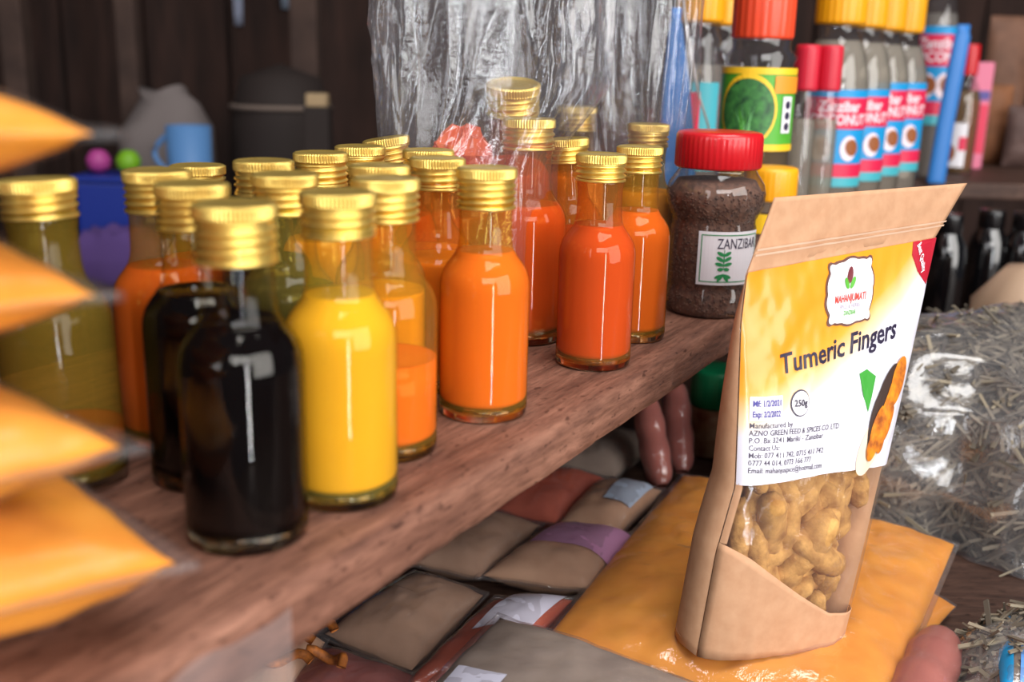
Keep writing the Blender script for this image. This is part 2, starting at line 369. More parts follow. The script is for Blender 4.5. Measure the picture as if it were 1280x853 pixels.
# ------------------------------------------------------------------ clear plastic bags over the bottles
m_bag = film('bag_film', (.97, .97, .98), haze=.05, gloss=.085, rough=.07, edge=.25, bump=.35, bscale=140)
def clear_bag(label, c0, c1, ax0, ax1, ay0, ay1, z1, seed, amp=.006):
    nu, nv = 360, 200; V = []
    for j in range(nv):
        q = j / (nv - 1); z = .004 + q * (z1 - .004)
        g = min(1, max(0, (z - .10) / .06)); g = g * g * (3 - 2 * g)
        for i in range(nu):
            a = 2 * math.pi * i / nu
            cx = c0[0] + (c1[0] - c0[0]) * g; cy = c0[1] + (c1[1] - c0[1]) * g
            ax = ax0 + (ax1 - ax0) * g; ay = ay0 + (ay1 - ay0) * g
            ca, sa = math.cos(a), math.sin(a)
            ra = abs(ca) ** .8 * (1 if ca > 0 else -1); rb = abs(sa) ** .8 * (1 if sa > 0 else -1)
            p = Vector((math.cos(a) * 2.2, math.sin(a) * 2.2, z * 4))
            wx = p + .35 * Vector((noise.noise(p * 1.3 + Vector((seed, 0, 0))), noise.noise(p * 1.3 + Vector((0, seed, 0))), noise.noise(p * 1.3 + Vector((0, 0, seed)))))
            mk = .5 + .5 * noise.noise(Vector((p.x * 1.1, p.y * 1.1 + seed, z * 9))); mk = max(0., mk - .25) * 1.5
            def rdg(a_, b_, c_): return (1 - 2.4 * abs(noise.noise(Vector((a_, b_, c_))))) 
            f = noise.noise(Vector((wx.x * .9 + seed, wx.y * .9, z * 5))) * 1.0
            f += max(-.4, rdg(wx.x * 1.5, wx.y * 1.5, wx.z * 1.6 + seed)) * .42
            f += max(-.2, rdg(wx.x * 3.4 + wx.z * 1.7, wx.y * 3.4, wx.z * 2.6 + seed)) * .30 * mk
            f += max(-.1, rdg(wx.x * 8 - wx.z * 4, wx.y * 8, wx.z * 8 + seed)) * .15 * mk
            f += max(-.1, rdg(wx.x * 17, wx.y * 17 + wx.z * 6, wx.z * 17 + seed)) * .08 * mk
            d = amp * (.35 + .9 * g) * (f - .45)
            V.append((cx + ra * (ax + d), cy + rb * (ay + d), z))
    F = grid_faces(nu, nv, True)
    o = me_obj('plastic_bag', V, F, m_bag); return tag(o, label, 'plastic bag', 'clear bags around the bottles')
clear_bag('large crinkled clear plastic bag pulled up around tall sauce bottles', (-.030, .660), (-.017, .662), .056, .074, .068, .072, .36, 3., .009)
clear_bag('narrow clear plastic bag standing behind the red sauce bottle', (.082, .780), (.080, .778), .044, .049, .055, .058, .36, 11., .006)
def scrap():
    V, F = lathe([(.0008, -.013), (.006, -.012), (.010, -.009), (.013, -.004), (.014, 0), (.013, .004), (.010, .008), (.006, .011), (.0008, .012)], 36)
    V = [Vector(v) * (1 + .5 * noise.noise(Vector(v) * 110) + .45 * (1 - 2.4 * abs(noise.noise(Vector(v) * 190)))) for v in V]
    return V, F
V, F = scrap(); o = me_obj('wrapper_scrap', V, F, film('orange_wrap', (.95, .45, .3), haze=.55, gloss=.1, hazecol=srgb(240, 110, 70)), smooth=False)
o.location = (-.030, .632, .112); tag(o, 'crumpled orange wrapper lying over the caps inside the plastic bag', 'wrapper')

# ------------------------------------------------------------------ spice jar with red lid
def cyl_map(r, z0, a0, cx=0., off=.0003):
    """flat (x, y) in metres -> point on an upright cylinder around (0,0); a0 = azimuth of x = 0"""
    return lambda x, y: Vector((( r + off) * math.cos(a0 + (x - cx) / r), (r + off) * math.sin(a0 + (x - cx) / r), z0 + y))
m_red = mat('red_plastic', srgb(206, 24, 34), .32, 0, .2, .5)
m_white = mat('white_paper', srgb(236, 232, 238), .55)
m_granule = mat('spice_granules', srgb(132, 94, 74), .75, col2=srgb(84, 58, 46), nscale=260, detail=2)
m_pet = film('clear_plastic', (.93, .92, .92), haze=.02, gloss=.06, rough=.04, edge=.6, edge_tint=(.5, .47, .45))
def lid_ribbed(r, h, m, parent, z, n=48, name='screw_lid', rib=.012):
    V = []; seg = n * 4
    prof = [(0, .96), (.06, 1), (.8, .995), (.9, .985), (.97, .95), (1., .86)]
    for q, k in prof:
        for i in range(seg):
            a = 2 * math.pi * i / seg; rr = r * k * (1 - (rib if (i // 2) % 2 and .05 < q < .85 else 0)); V.append((rr * math.cos(a), rr * math.sin(a), z + h * q))
    F = grid_faces(seg, len(prof), True); F.append(tuple(range((len(prof) - 1) * seg, len(prof) * seg))); F.append(tuple(reversed(range(seg))))
    return me_obj(name, V, F, m, parent)
J = onz(884, 388, 0); JS = pxm(J.y)
jar = thing('spice_jar', 'clear spice jar with red ribbed lid full of dark brown granules', 'jar', J)
k = 1 / JS
JP = [(22, 0), (47, .5), (50.5, 3), (52, 10), (52, 30), (49.5, 36), (49.5, 40), (51.5, 44), (51.5, 110), (50, 116), (50, 120), (53, 126), (58.5, 140), (59.5, 152), (57, 164), (49, 176), (46, 181), (46, 196)]
JZ = .118 / .196
def js(P, d=0): return [(max(.001, (r - d) * k), z * k * .97) for r, z in P]
V, F = lathe(js(JP), 80, False); me_obj('jar_wall', V, F, m_pet, jar)
V, F = lathe(js(JP[:14] + [(50, 168)], 3), 64); me_obj('spice_core', V, F, m_granule, jar)
lz = 183 * k * .97; lid_ribbed(52 * k, 44 * k * .97, m_red, jar, lz)
toc = math.atan2(-J.y, -J.x)
lf = cyl_map(51.5 * k, 44 * k * .97, toc, 0, .0006)
LW = 84 * k; LH = 66 * k * .97
lx0 = -16 * k
lab = wrapped('label', rect2d(lx0, 0, lx0 + LW, LH, 20, 4), lf, m_white, jar); lab['label'] = 'white paper label with green border'
m_green = mat('green_print', srgb(40, 140, 80), .5); m_ink = mat('dark_ink', srgb(44, 36, 66), .5)
lf2 = cyl_map(51.5 * k, 44 * k * .97, toc, 0, .0009)
b_ = 3.5 * k
for q in ((lx0 + b_, b_, lx0 + LW - b_, b_ * 1.35), (lx0 + b_, LH - b_ * 1.35, lx0 + LW - b_, LH - b_), (lx0 + b_, b_, lx0 + b_ * 1.35, LH - b_), (lx0 + LW - b_ * 1.35, b_, lx0 + LW - b_, LH - b_)):
    wrapped('border_line', rect2d(*q, 16, 2), lf2, m_green, lab)
tv, tf = text2d('ZANZIBAR', 14 * k, .0, 'LEFT', 1.0)
tw = max(x for x, y in tv); sx = 56 * k / tw
wrapped('lettering', ([(x * sx + lx0 + 22 * k, y * 1.25 + LH - 20 * k) for x, y in tv], tf), lf2, m_ink, lab)
cxp, cyp = lx0 + 31 * k, 8 * k
for kk, (hx, hy, an, ln) in enumerate([(0, 2, 200, 13), (0, 2, -20, 13), (0, 4, 235, 14), (0, 4, -55, 14), (0, 18, 165, 13), (0, 18, 15, 13), (0, 25, 150, 13), (0, 25, 30, 13), (0, 34, 150, 12), (0, 34, 30, 12), (0, 12, 90, 30), (0, 12, 185, 9), (0, 12, -5, 9)]):
    ln *= .8; hy *= .72
    c = (cxp + (hx + ln * .5 * math.cos(R(an))) * k, cyp + (hy + 3 + ln * .5 * math.sin(R(an))) * k)
    wrapped('leaf_print', fan2d(ell(*c, ln * .5 * k, (2.2 if ln < 20 else .7) * k, 12, R(an)), c, 1), lf2, m_green, lab)
# loose granules right behind the jar wall
gv, gf = [], []
for q in range(2600):
    zz = rnd.uniform(4, 162); a = rnd.uniform(0, 6.283)
    for (r0, z0), (r1, z1) in zip(JP, JP[1:]):
        if z0 <= zz <= z1: rr = r0 + (r1 - r0) * (zz - z0) / max(.01, z1 - z0)
    rr = (rr - 3.0) * k; s = rnd.uniform(1.4, 2.5) * k
    if zz > 155: rr *= rnd.uniform(.4, 1)
    c = Vector((rr * math.cos(a), rr * math.sin(a), zz * k * .97)); b = len(gv)
    for d in ((1, 0, 0), (-1, 0, 0), (0, 1, 0), (0, -1, 0), (0, 0, 1), (0, 0, -1)): gv.append(c + Vector(d) * s * rnd.uniform(.7, 1.2))
    for t in ((0, 2, 4), (2, 1, 4), (1, 3, 4), (3, 0, 4), (2, 0, 5), (1, 2, 5), (3, 1, 5), (0, 3, 5)): gf.append(tuple(b + i for i in t))
g = me_obj('granules', gv, gf, m_granule, jar, smooth=True); g['kind'] = 'stuff'

# ------------------------------------------------------------------ oil bottles and jars along the shelf
m_ylid = mat('yellow_plastic', srgb(246, 168, 18), .4, 0, .1)
m_olid = mat('orange_red_plastic', srgb(240, 78, 44), .4, 0, .1)
m_rlid = mat('crimson_plastic', srgb(206, 30, 54), .4)
m_oil = film('pale_oil', (.78, .74, .64), haze=.34, gloss=.02, rough=.1, edge=.1, edge_tint=(.45, .40, .32), hazecol=(.62, .57, .48))
m_dark_oil = film('grey_oil', (.66, .62, .56), haze=.34, gloss=.02, rough=.1, edge=.1, edge_tint=(.35, .3, .26), hazecol=(.48, .44, .40))
m_blue = mat('blue_print', srgb(20, 150, 214), .45); m_redp = mat('red_print', srgb(222, 34, 78), .45)
m_teal = mat('teal_print', srgb(70, 176, 190), .45); m_brown = mat('coconut_print', srgb(150, 84, 40), .5); m_wp = mat('white_print', srgb(246, 226, 234), .5)
m_gold_p = mat('gold_print', srgb(250, 200, 40), .45); m_gr2 = mat('green_print_light', srgb(84, 170, 50), .45); m_dkgreen = mat('grass_print', srgb(24, 66, 40), .5, col2=srgb(70, 140, 66), nscale=120)
def stand(px, Y, zmid=.1):
    lo, hi = -1., 2.
    for _ in range(40):
        X = (lo + hi) / 2; P = Vector((X, Y, zmid)) - EYE; d = P.dot(FW)
        q = 640 + cR * FPX * P.dot(RX) / d + sR * FPX * P.dot(UP) / d
        if q < px: lo = X
        else: hi = X
    return X
def oil_bottle(name, label, px, Y, r, h, neck, capr, caph, mcap, level=.8, oil=None, group=None, waist=False, z=0., cat='bottle'):
    X = stand(px, Y); t = thing(name, label, cat, (X, Y, z), (0, 0, 0), group)
    hb = h - caph
    P = [(.001, .001), (r * .92, 0), (r, .004), (r, hb * .68), (r * .97, hb * .76), (r * .82, hb * .85), (neck * 1.25, hb * .92), (neck, hb * .955), (neck, hb + .006)]
    V, F = lathe(P, 48, False); me_obj('bottle_wall', V, F, m_pet, t)
    zl = hb * level; Q = [(.001, .003), (r * .9, .002), (r * .96, .005)]
    for (r0, z0), (r1, z1) in zip(P[2:], P[3:]):
        if z1 <= zl: Q.append((r1 * .97, z1))
        elif z0 < zl: Q.append(((r0 + (r1 - r0) * (zl - z0) / (z1 - z0)) * .97, zl))
    Q.append((.001, zl)); V, F = lathe(Q, 40); me_obj('oil', V, F, oil or m_oil, t)
    lid_ribbed(capr, caph, mcap, t, hb, 24, 'screw_cap', .03)
    return t, r, X, Y
def coco_label(t, r, X, Y, z0, z1, wfrac=.42, turn=0.):
    a0 = math.atan2(-Y, -X) + turn; H = z1 - z0; W = r * math.pi * wfrac
    f1 = cyl_map(r, z0, a0, 0, .0006); f2 = cyl_map(r, z0, a0, 0, .0012); f3 = cyl_map(r, z0, a0, 0, .0018)
    l = wrapped('label', rect2d(-W, 0, W, H, 24, 3), f1, m_blue, t); l['label'] = 'blue and red printed label with coconuts'
    wrapped('red_band', rect2d(-W, H * .60, W, H * .92, 24, 3), f2, m_redp, l)
    wrapped('bottom_band', rect2d(-W, H * .10, W, H * .24, 24, 3), f2, m_redp, l)
    wrapped('teal_foot', rect2d(-W, 0, W, H * .10, 24, 2), f2, m_teal, l)
    for body, yy, sz in (('Zanzibar', .78, .15), ('COCONUT', .645, .15)):
        tv, tf = text2d(body, H * sz, H * .004, 'CENTER'); wrapped('lettering', ([(x * .8, y + H * yy) for x, y in tv], tf), f3, m_wp, l)
    for sgn in (-.45, .35):
        c = (W * sgn, H * .40); wrapped('coconut_flesh', fan2d(ell(*c, H * .10, H * .13, 20), c, 2), f2, m_wp, l)
        wrapped('coconut_shell', fan2d(ell(c[0] + H * .03, c[1] + H * .01, H * .075, H * .09, 20, .4), c, 2), f3, m_brown, l)
for kk, (px, Y) in enumerate([(1037, 1.20), (1067, 1.27), (1091, 1.34), (1116, 1.41)]):
    lb = ['yellow capped oil bottle with blue coconut label, right behind the slim red capped bottles', 'second yellow capped oil bottle in the row with coconut labels', 'third yellow capped oil bottle in the row, label partly covered', 'last yellow capped oil bottle of the row, beside the wrapped bottle'][kk]
    t, r, X, Y = oil_bottle('oil_bottle', lb, px, Y, .037, .272, .020, .0255 + .002 * (kk == 0), .058, m_ylid, .92, group='oil bottles with yellow caps')
    coco_label(t, r, X, Y, .04, .145 if kk < 2 else .152, .34, .25)
for kk, (px, Y) in enumerate([(1001, 1.12), (1029, 1.125)]):
    oil_bottle('slim_oil_bottle', ['slim red capped oil bottle beside the green labelled bottle', 'slim red capped oil bottle in front of the coconut oil row'][kk], px, Y, .0135, .190, .011, .0128, .046, m_rlid, .8, group='slim oil bottles with red caps')
for kk, (px, Y) in enumerate([(866, 1.13), (893, 1.20)]):
    t, r, X, Y = oil_bottle('oil_bottle', ['grey oil bottle with yellow cap standing between plastic bag and green labelled bottle', 'grey oil bottle with yellow cap half hidden behind the green labelled bottle'][kk], px, Y, .028, .262, .020, .0245, .052, m_ylid, .8, m_dark_oil, 'grey oil bottles with yellow caps')
    f = cyl_map(r, .0, math.atan2(-Y, -X) + .4, 0, .0006); f2 = cyl_map(r, 0, math.atan2(-Y, -X) + .4, 0, .0011)
    l = wrapped('label', rect2d(-.016, .06, .016, .15, 12, 3), f, m_teal, t); wrapped('red_mark', rect2d(-.016, .10, -.006, .14, 4, 2), f2, m_redp, l)
# green labelled bottle
t, r, X, Y = oil_bottle('oil_bottle', 'wide oil bottle with orange red cap and green grass picture label', 942, .945, .0315, .232, .025, .0268, .042, m_olid, .80, film('golden_oil', (.90, .74, .36), haze=.10, gloss=.03, edge=.1, edge_tint=(.8, .5, .15), hazecol=(.8, .6, .3)))
a0 = math.atan2(-Y, -X); W = r * 1.45; z0 = .096; H = .070
f1, f2, f3, f4 = (cyl_map(r, z0, a0, 0, .0005 * q) for q in (1, 2, 3, 4))
l = wrapped('label', rect2d(-W, 0, W, H, 30, 3), f1, m_gr2, t); l['label'] = 'green label with yellow borders and a dark oval grass picture'
wrapped('yellow_border', rect2d(-W, H * .92, W, H, 30, 2), f2, m_gold_p, l); wrapped('yellow_border', rect2d(-W, 0, W, H * .08, 30, 2), f2, m_gold_p, l)
wrapped('oval_frame', fan2d(ell(-.008, H * .49, .0255, H * .44), (-.008, H * .49), 5), f3, m_gold_p, l)
wrapped('grass_picture', fan2d(ell(-.008, H * .48, .0232, H * .39), (-.008, H * .48), 5), f4, m_dkgreen, l)
wrapped('orange_strip', rect2d(.014, H * .70, W, H * .90, 12, 2), f3, mat('orange_print', srgb(250, 150, 40), .5), l)
wb = wrapped('white_panel', rect2d(.023, H * .22, .034, H * .66, 8, 3), f3, m_white, l)
for q in range(3): wrapped('dark_mark', fan2d(ell(.0285, H * (.3 + .13 * q), .003, .0035, 10), (.0285, H * (.3 + .13 * q)), 1), f4, m_ink, l)
m_lgrass = mat('light_grass_print', srgb(120, 190, 120), .5)
for q in range(22):
    a = R(20 + 140 * q / 21 + rnd.uniform(-4, 4)); L = rnd.uniform(.012, .021); x0 = -.008 + rnd.uniform(-.004, .004); y0 = H * .22
    p0, p1 = (x0, y0), (x0 + L * math.cos(a), min(y0 + L * 1.4 * math.sin(a), H * .83)); d = .0005
    wrapped('grass_blade', ([(p0[0] - d, p0[1]), (p0[0] + d, p0[1]), p1], [(0, 1, 2)]), cyl_map(r, z0, a0, 0, .0023), m_lgrass if q % 2 else m_gr2, l)
# small yellow lidded jar
X = stand(967, .87); jy = thing('spice_jar', 'small spice jar with yellow lid behind the red lidded one', 'jar', (X, .87, 0))
V, F = lathe([(.016, 0), (.021, .001), (.0225, .005), (.0225, .05), (.0205, .056), (.0205, .064)], 48, False); me_obj('jar_wall', V, F, m_pet, jy)
V, F = lathe([(.001, .001), (.0205, .0015), (.0215, .005), (.0215, .046), (.001, .048)], 40); me_obj('spice', V, F, m_granule, jy)
lid_ribbed(.0218, .027, m_ylid, jy, .060, 30)
f = cyl_map(.0225, .0, math.atan2(-.87, -X), 0, .0005); wrapped('label', rect2d(-.03, .034, .03, .05, 20, 2), f, m_gold_p, jy)
# side shelf with the farthest goods
ss = thing('side_shelf', 'dim wooden side shelf behind the pouch carrying wrapped bottles', 'shelf', (.95, 1.95, 0))
bm_obj('board', box_bm(1.1, .62, .025, .003, c=(0, 0, -.0125)), m_table, ss)
for sx in (-.5, .5): bm_obj('upright', box_bm(.04, .5, .975, .003, c=(sx, 0, -.5125)), m_table, ss)
t, r, X, Y = oil_bottle('oil_bottle', 'tall oil bottle with curved blue label in clear wrap', 1160, 1.72, .031, .33, .017, .017, .03, m_ylid, .85, m_dark_oil)
coco_label(t, r, X, Y, .085, .235, .36, .2)
t, r, X, Y = oil_bottle('small_oil_bottle', 'small bottle with square yellow cap and white label', 1133, 1.66, .0165, .105, .013, .0155, .036, m_ylid, .8)
f = cyl_map(r, 0, math.atan2(-Y, -X), 0, .0005); wrapped('label', rect2d(-.02, .006, .02, .062, 14, 3), f, m_white, t)
t, r, X, Y = oil_bottle('oil_bottle', 'brown bottle with red cap and pink and white labels', 1203, 1.80, .026, .212, .014, .0155, .05, m_red, .85, film('brown_oil', (.55, .38, .18), haze=.3, gloss=.03, edge=.1, hazecol=(.45, .28, .12)))
f = cyl_map(r, 0, math.atan2(-Y, -X), 0, .0006); f2 = cyl_map(r, 0, math.atan2(-Y, -X), 0, .0012)
l = wrapped('label', rect2d(-.030, .012, .012, .085, 14, 3), f, m_white, t); wrapped('brown_picture', fan2d(ell(-.012, .035, .009, .014, 16), (-.012, .035), 2), f2, m_brown, l); wrapped('red_mark', rect2d(0, .04, .012, .062, 6, 2), f2, m_redp, l)
X = stand(1221, 1.9); pk = thing('upright_packet', 'upright pink and red printed packet beside the brown bottle', 'packet', (X, 1.9, 0))
bm_obj('carton', box_bm(.034, .02, .185, .002, c=(0, 0, .0925)), mat('pink_card', srgb(226, 120, 150), .5), pk)
bm_obj('red_panel', box_bm(.030, .001, .085, 0, c=(0, -.0105, .07)), m_redp, pk); bm_obj('purple_panel', box_bm(.030, .001, .016, 0, c=(0, -.0105, .128)), mat('purple_card', srgb(86, 74, 150), .5), pk)
# two blue tapered packets
def blue_packet(label, px, Y, wb_, wt, h, lean):
    X = stand(px, Y); V = []
    for z, ww, dx in ((0, wb_, 0), (.004, wb_, 0), (h * .4, wb_ * .95, lean * .3), (h * .7, (wb_ + wt) * .5, lean * .7), (h * .93, wt, lean), (h * .95, wt * .8, lean), (h, wt * .8, lean)):
        for k in range(24):
            a = 2 * math.pi * k / 24; V.append((dx + ww * math.cos(a), .45 * ww * math.sin(a), z))
    F = grid_faces(24, 7, True); F += [tuple(range(23, -1, -1)), tuple(range(6 * 24, 7 * 24))]
    o = me_obj('squeeze_bottle', V, F, mat('blue_plastic', srgb(44, 120, 196), .45)); o.location = (X, Y, 0); return tag(o, label, 'bottle', 'blue tapered bottles')
blue_packet('flat blue tapered plastic bottle right behind the narrow plastic bag', 852, 1.02, .0185, .006, .218, -.012)
blue_packet('flat blue tapered plastic bottle beside the wrapped oil bottle', 1180, 1.62, .014, .012, .235, .012)
# white string hanging before the grey oil bottles
pts = [aty(*p, .99) for p in ((852, -30), (856, 20), (864, 70), (874, 120), (886, 160), (893, 176))]
V, F = tube(pts, .0011, 8); tag(me_obj('string', V, F, mat('white_string', srgb(232, 226, 222), .7)), 'thin white string hanging in front of the grey oil bottles', 'string')

# ------------------------------------------------------------------ powder packets
m_packfilm = film('packet_film', (.97, .96, .96), haze=.05, gloss=.11, rough=.10, edge=.2, bump=.8, bscale=60)
def hfun(u, v, p=2.6, q=.62):
    a = max(0, 1 - abs(u) ** p); b = max(0, 1 - abs(v) ** p); return (a * b) ** q
def pillow(corners, up, dn, margin, seed, n=36, wr=.12, scale=1., lift=0., q=.62, crk=.16):
    """corners: 4 points of the flat seam; returns closed cushion"""
    A, B, C, D = [Vector(c) for c in corners]; V = []
    for side in (1, -1):
        for j in range(n):
            for i in range(n):
                u, v = (-1 + 2 * i / (n - 1)) * scale, (-1 + 2 * j / (n - 1)) * scale
                P = (A * (1 - u) * (1 - v) + B * (1 + u) * (1 - v) + C * (1 + u) * (1 + v) + D * (1 - u) * (1 + v)) / 4
                h = hfun(min(1, abs(u) / (1 - margin)), min(1, abs(v) / (1 - margin)), q=q)
                wv = noise.noise(Vector((P.x * 38 + seed, P.y * 38, seed))) * wr + (abs(noise.noise(Vector((P.x * 90, P.y * 90 + seed, 3)))) - .2) * wr * .6
                edge = noise.noise(Vector((P.x * 70, P.y * 70, seed + 9))) * .0012
                if lift: wv += crk * ((1 - 2.2 * abs(noise.noise(Vector((P.x * 55 + P.y * 30, P.y * 55, seed + 2))))) + .5 * (1 - 2.2 * abs(noise.noise(Vector((P.x * 120, P.y * 120 - P.x * 40, seed + 4)))))) * h
                P = P + Vector((0, 0, edge + side * (lift + .0002) + (h * up * (1 + wv) if side > 0 else -h * dn * (1 + wv * .3)))); V.append(P)
    F = grid_faces(n, n) + [tuple(reversed(f)) for f in grid_faces(n, n, off=n * n)]
    b0 = [i for i in range(n)] + [j * n + n - 1 for j in range(1, n)] + [(n - 1) * n + i for i in range(n - 2, -1, -1)] + [j * n for j in range(n - 2, 0, -1)]
    m = len(b0); F += [(b0[k], b0[k] + n * n, b0[(k + 1) % m] + n * n, b0[(k + 1) % m]) for k in range(m)]
    return V, F
def powder(name, c1, c2): return mat(name, c1, .8, col2=c2, nscale=45, bump=.2, bscale=300, spec=.2)
PW = {'orange': powder('turmeric_powder', srgb(232, 142, 24), srgb(240, 156, 36)), 'tan': powder('tan_powder', srgb(200, 154, 122), srgb(212, 168, 136)), 'brown': powder('brown_powder', srgb(172, 134, 108), srgb(186, 148, 122)),
      'red': powder('chilli_powder', srgb(186, 80, 54), srgb(200, 94, 66)), 'grey': powder('grey_brown_powder', srgb(140, 122, 110), srgb(152, 134, 120)), 'maroon': powder('maroon_powder', srgb(150, 76, 70), srgb(162, 88, 80))}
def packet(label, corners, up, dn, kind, seed, margin=.09, labels=(), fm=None, group='spice powder packets', wr=.12, name='powder_packet', n=36, q=.62):
    c = sum((Vector(p) for p in corners), Vector()) / 4; base = Vector((c.x, c.y, c.z - dn)); t = thing(name, label, 'packet', base, group=group)
    L = [Vector(p) - base for p in corners]
    V, F = pillow(L, up, dn, margin, seed, n, wr, 1 - margin, q=q); me_obj('powder', V, F, PW[kind], t)
    V, F = pillow(L, up, dn, margin, seed, n + 20, wr, 1., .0011, q=q); me_obj('film', V, F, fm or m_packfilm, t)
    A, B, C, D = L
    for (u0, v0, u1, v1, mm) in labels:
        nu = 16; V = []
        for j in range(nu):
            for i in range(nu):
                u, v = u0 + (u1 - u0) * i / (nu - 1), v0 + (v1 - v0) * j / (nu - 1)
                P = (A * (1 - u) * (1 - v) + B * (1 + u) * (1 - v) + C * (1 + u) * (1 + v) + D * (1 - u) * (1 + v)) / 4
                h = hfun(min(1, abs(u) / (1 - margin)), min(1, abs(v) / (1 - margin)), q=q)
                wv = noise.noise(Vector((P.x * 38 + seed, P.y * 38, seed))) * wr + (abs(noise.noise(Vector((P.x * 90, P.y * 90 + seed, 3)))) - .2) * wr * .6
                V.append(P + Vector((0, 0, .0022 + h * up * (1 + wv))))
        me_obj('label', V, grid_faces(nu, nu), mm, t)
    return t
# pile of turmeric sachets at the near end of the shelf
GS = 'turmeric sachets piled at the near end of the shelf'
for kk, (tip, zc) in enumerate([((210, 705), .0262), ((140, 560), .0650), ((108, 368), .1050), ((104, 165), .1465)]):
    Tp = onz(*tip, zc); s = .066; a = R([-6, 4, -3, 6][kk]); film_tip = 1.10
    dirs = [Vector((math.cos(a + R(q)), math.sin(a + R(q)), 0)) for q in (0, 90, 180, 270)]
    cen = Tp - dirs[0] * .098
    cor = [cen + dirs[0] * .108, cen + dirs[1] * .085, cen + dirs[2] * .108, cen + dirs[3] * .085]
    packet(['bottom orange turmeric sachet of the pile, resting on the shelf', 'second turmeric sachet from the shelf in the pile', 'third turmeric sachet from the shelf, below the topmost', 'topmost orange turmeric sachet of the pile'][kk], cor, .0185, [.0255, .0183, .0188, .0195][kk], 'orange', 20 + kk * 7, .075, fm=film('sachet_film', (.97, .96, .95), haze=.03, gloss=.025, rough=.25, edge=.3, bump=.3, bscale=60), group=GS, wr=.16, q=.5)
ZT = -.170
def Q(*pts, z=ZT): return [onz(x, y, z) for x, y in pts]
m_lilac = mat('lilac_label', srgb(196, 140, 182), .5); m_lab = mat('pale_label', srgb(206, 204, 222), .5); m_lblue = mat('pale_blue_label', srgb(170, 184, 206), .5); m_lgreen = mat('pale_green_label', srgb(206, 214, 196), .5)
UPK, DNK = .014, .0195
packet('brown powder packet under the shelf with a pale green sticker', Q((395, 795), (515, 846), (612, 742), (518, 714)), UPK, DNK, 'brown', 1, labels=[(-.9, .1, -.55, .9, m_lgreen)])
packet('red powder packet with a large white label', Q((478, 880), (640, 832), (724, 747), (618, 746)), .012, DNK, 'red', 2, labels=[(-.3, -.2, .8, .9, m_lab)])
packet('tan powder packet with a lilac label', Q((592, 722), (742, 742), (796, 667), (690, 657)), UPK, DNK, 'tan', 3, labels=[(-.55, -.25, .95, .8, m_lilac)])
packet('plain brown powder packet between the tan and sticker packets', Q((500, 705), (600, 725), (682, 655), (590, 637)), UPK, DNK, 'brown', 4)
packet('small red chilli powder packet below the shelf edge', Q((610, 640), (695, 658), (765, 598), (680, 585)), UPK, DNK, 'red', 5)
packet('tan powder packet with a pale blue label near the red rolls', Q((690, 660), (772, 672), (834, 612), (745, 600)), UPK, DNK, 'tan', 6, labels=[(0, -.3, .8, .7, m_lblue)])
packet('brown powder packet deep in the shade under the shelf', Q((680, 590), (770, 598), (830, 545), (742, 540)), UPK, DNK, 'grey', 8)
packet('grey brown powder packet deepest under the shelf by the uprights', Q((580, 600), (655, 592), (710, 548), (635, 545)), UPK, DNK, 'brown', 9)
packet('flat grey brown powder packet overlapping the orange bag', [onz(x, y, -.148) for x, y in ((505, 885), (800, 960), (885, 862), (622, 768))], .010, .010, 'grey', 10, labels=[(-.80, -.95, -.35, -.35, m_lab)], margin=.05, q=.4)
packet('maroon powder packet beneath the brown one with the sticker', Q((330, 880), (470, 930), (540, 850), (400, 805)), .010, DNK, 'maroon', 12)
tp = packet('tan packet with rusty bark curls at the foot of the shelf', Q((270, 870), (360, 890), (412, 800), (330, 780)), .016, DNK, 'tan', 13)
for kk, (px, py, a) in enumerate([(385, 792, .4), (372, 812, 1.1), (392, 830, -.3), (360, 835, .8)]):
    c = onz(px, py, -.152) - tp.location; V, F = tube([c + Vector((.016 * math.cos(a + q * .28), .010 * math.sin(a + q * .28), .003 * math.sin(q))) for q in range(9)], .0028, 8)
    me_obj('bark_curl', V, F, mat('bark', srgb(190, 110, 40), .7, col2=srgb(110, 60, 26), nscale=200), tp)
BZ = -.170
packet('big bag of bright orange turmeric powder under the kraft pouch', Q((668, 808), (1100, 925), (1200, 680), (852, 592), z=BZ), .0185, .0185, 'orange', 15, margin=.03, group='large turmeric bags', wr=.20, n=70, q=.42, name='powder_bag')
packet('small orange turmeric sachet poking out beside the big bag', [Vector((p.x, p.y, -.180)) for p in Q((1075, 800), (1135, 830), (1196, 757), (1135, 725), z=-.18)], .006, .0095, 'orange', 16, margin=.03, group='large turmeric bags')
# reddish rolls of powder
def roll(label, p0, p1, r, m, group):
    n = 18; pts = []; rad = []
    for i in range(n):
        q = i / (n - 1); pts.append(Vector(p0).lerp(Vector(p1), q)); rad.append(r * (1 - abs(2 * q - 1) ** 6 * .55) * (1 + .05 * math.sin(q * 21)))
    t = thing('spice_roll', label, 'roll', p0, group=group); V, F = tube([p - Vector(p0) for p in pts], rad, 18); me_obj('powder', V, F, m, t)
    V, F = tube([p - Vector(p0) for p in pts], [x * 1.05 for x in rad], 18); me_obj('film', V, F, m_packfilm, t); return t
m_rr = powder('rosy_powder', srgb(164, 86, 74), srgb(178, 98, 84)); m_cream = powder('cream_powder', srgb(214, 182, 160), srgb(222, 194, 172))
rl = [(onz(826, 608, -.176), .3, m_rr), (onz(852, 590, -.176), .34, m_rr), (onz(838, 585, -.176), .3, m_cream)]
for kk, (b, _, mm) in enumerate(rl):
    top = aty([806, 843, 826][kk], [495, 478, 480][kk], b.y + [.05, .05, .09][kk]); roll(['upright rosy spice roll leaning at the end of the packets', 'rosy spice roll leaning beside the dried grass bag', 'pale cream spice roll standing between the two rosy rolls'][kk], b, top, .0125, mm, 'spice rolls leaning under the shelf')
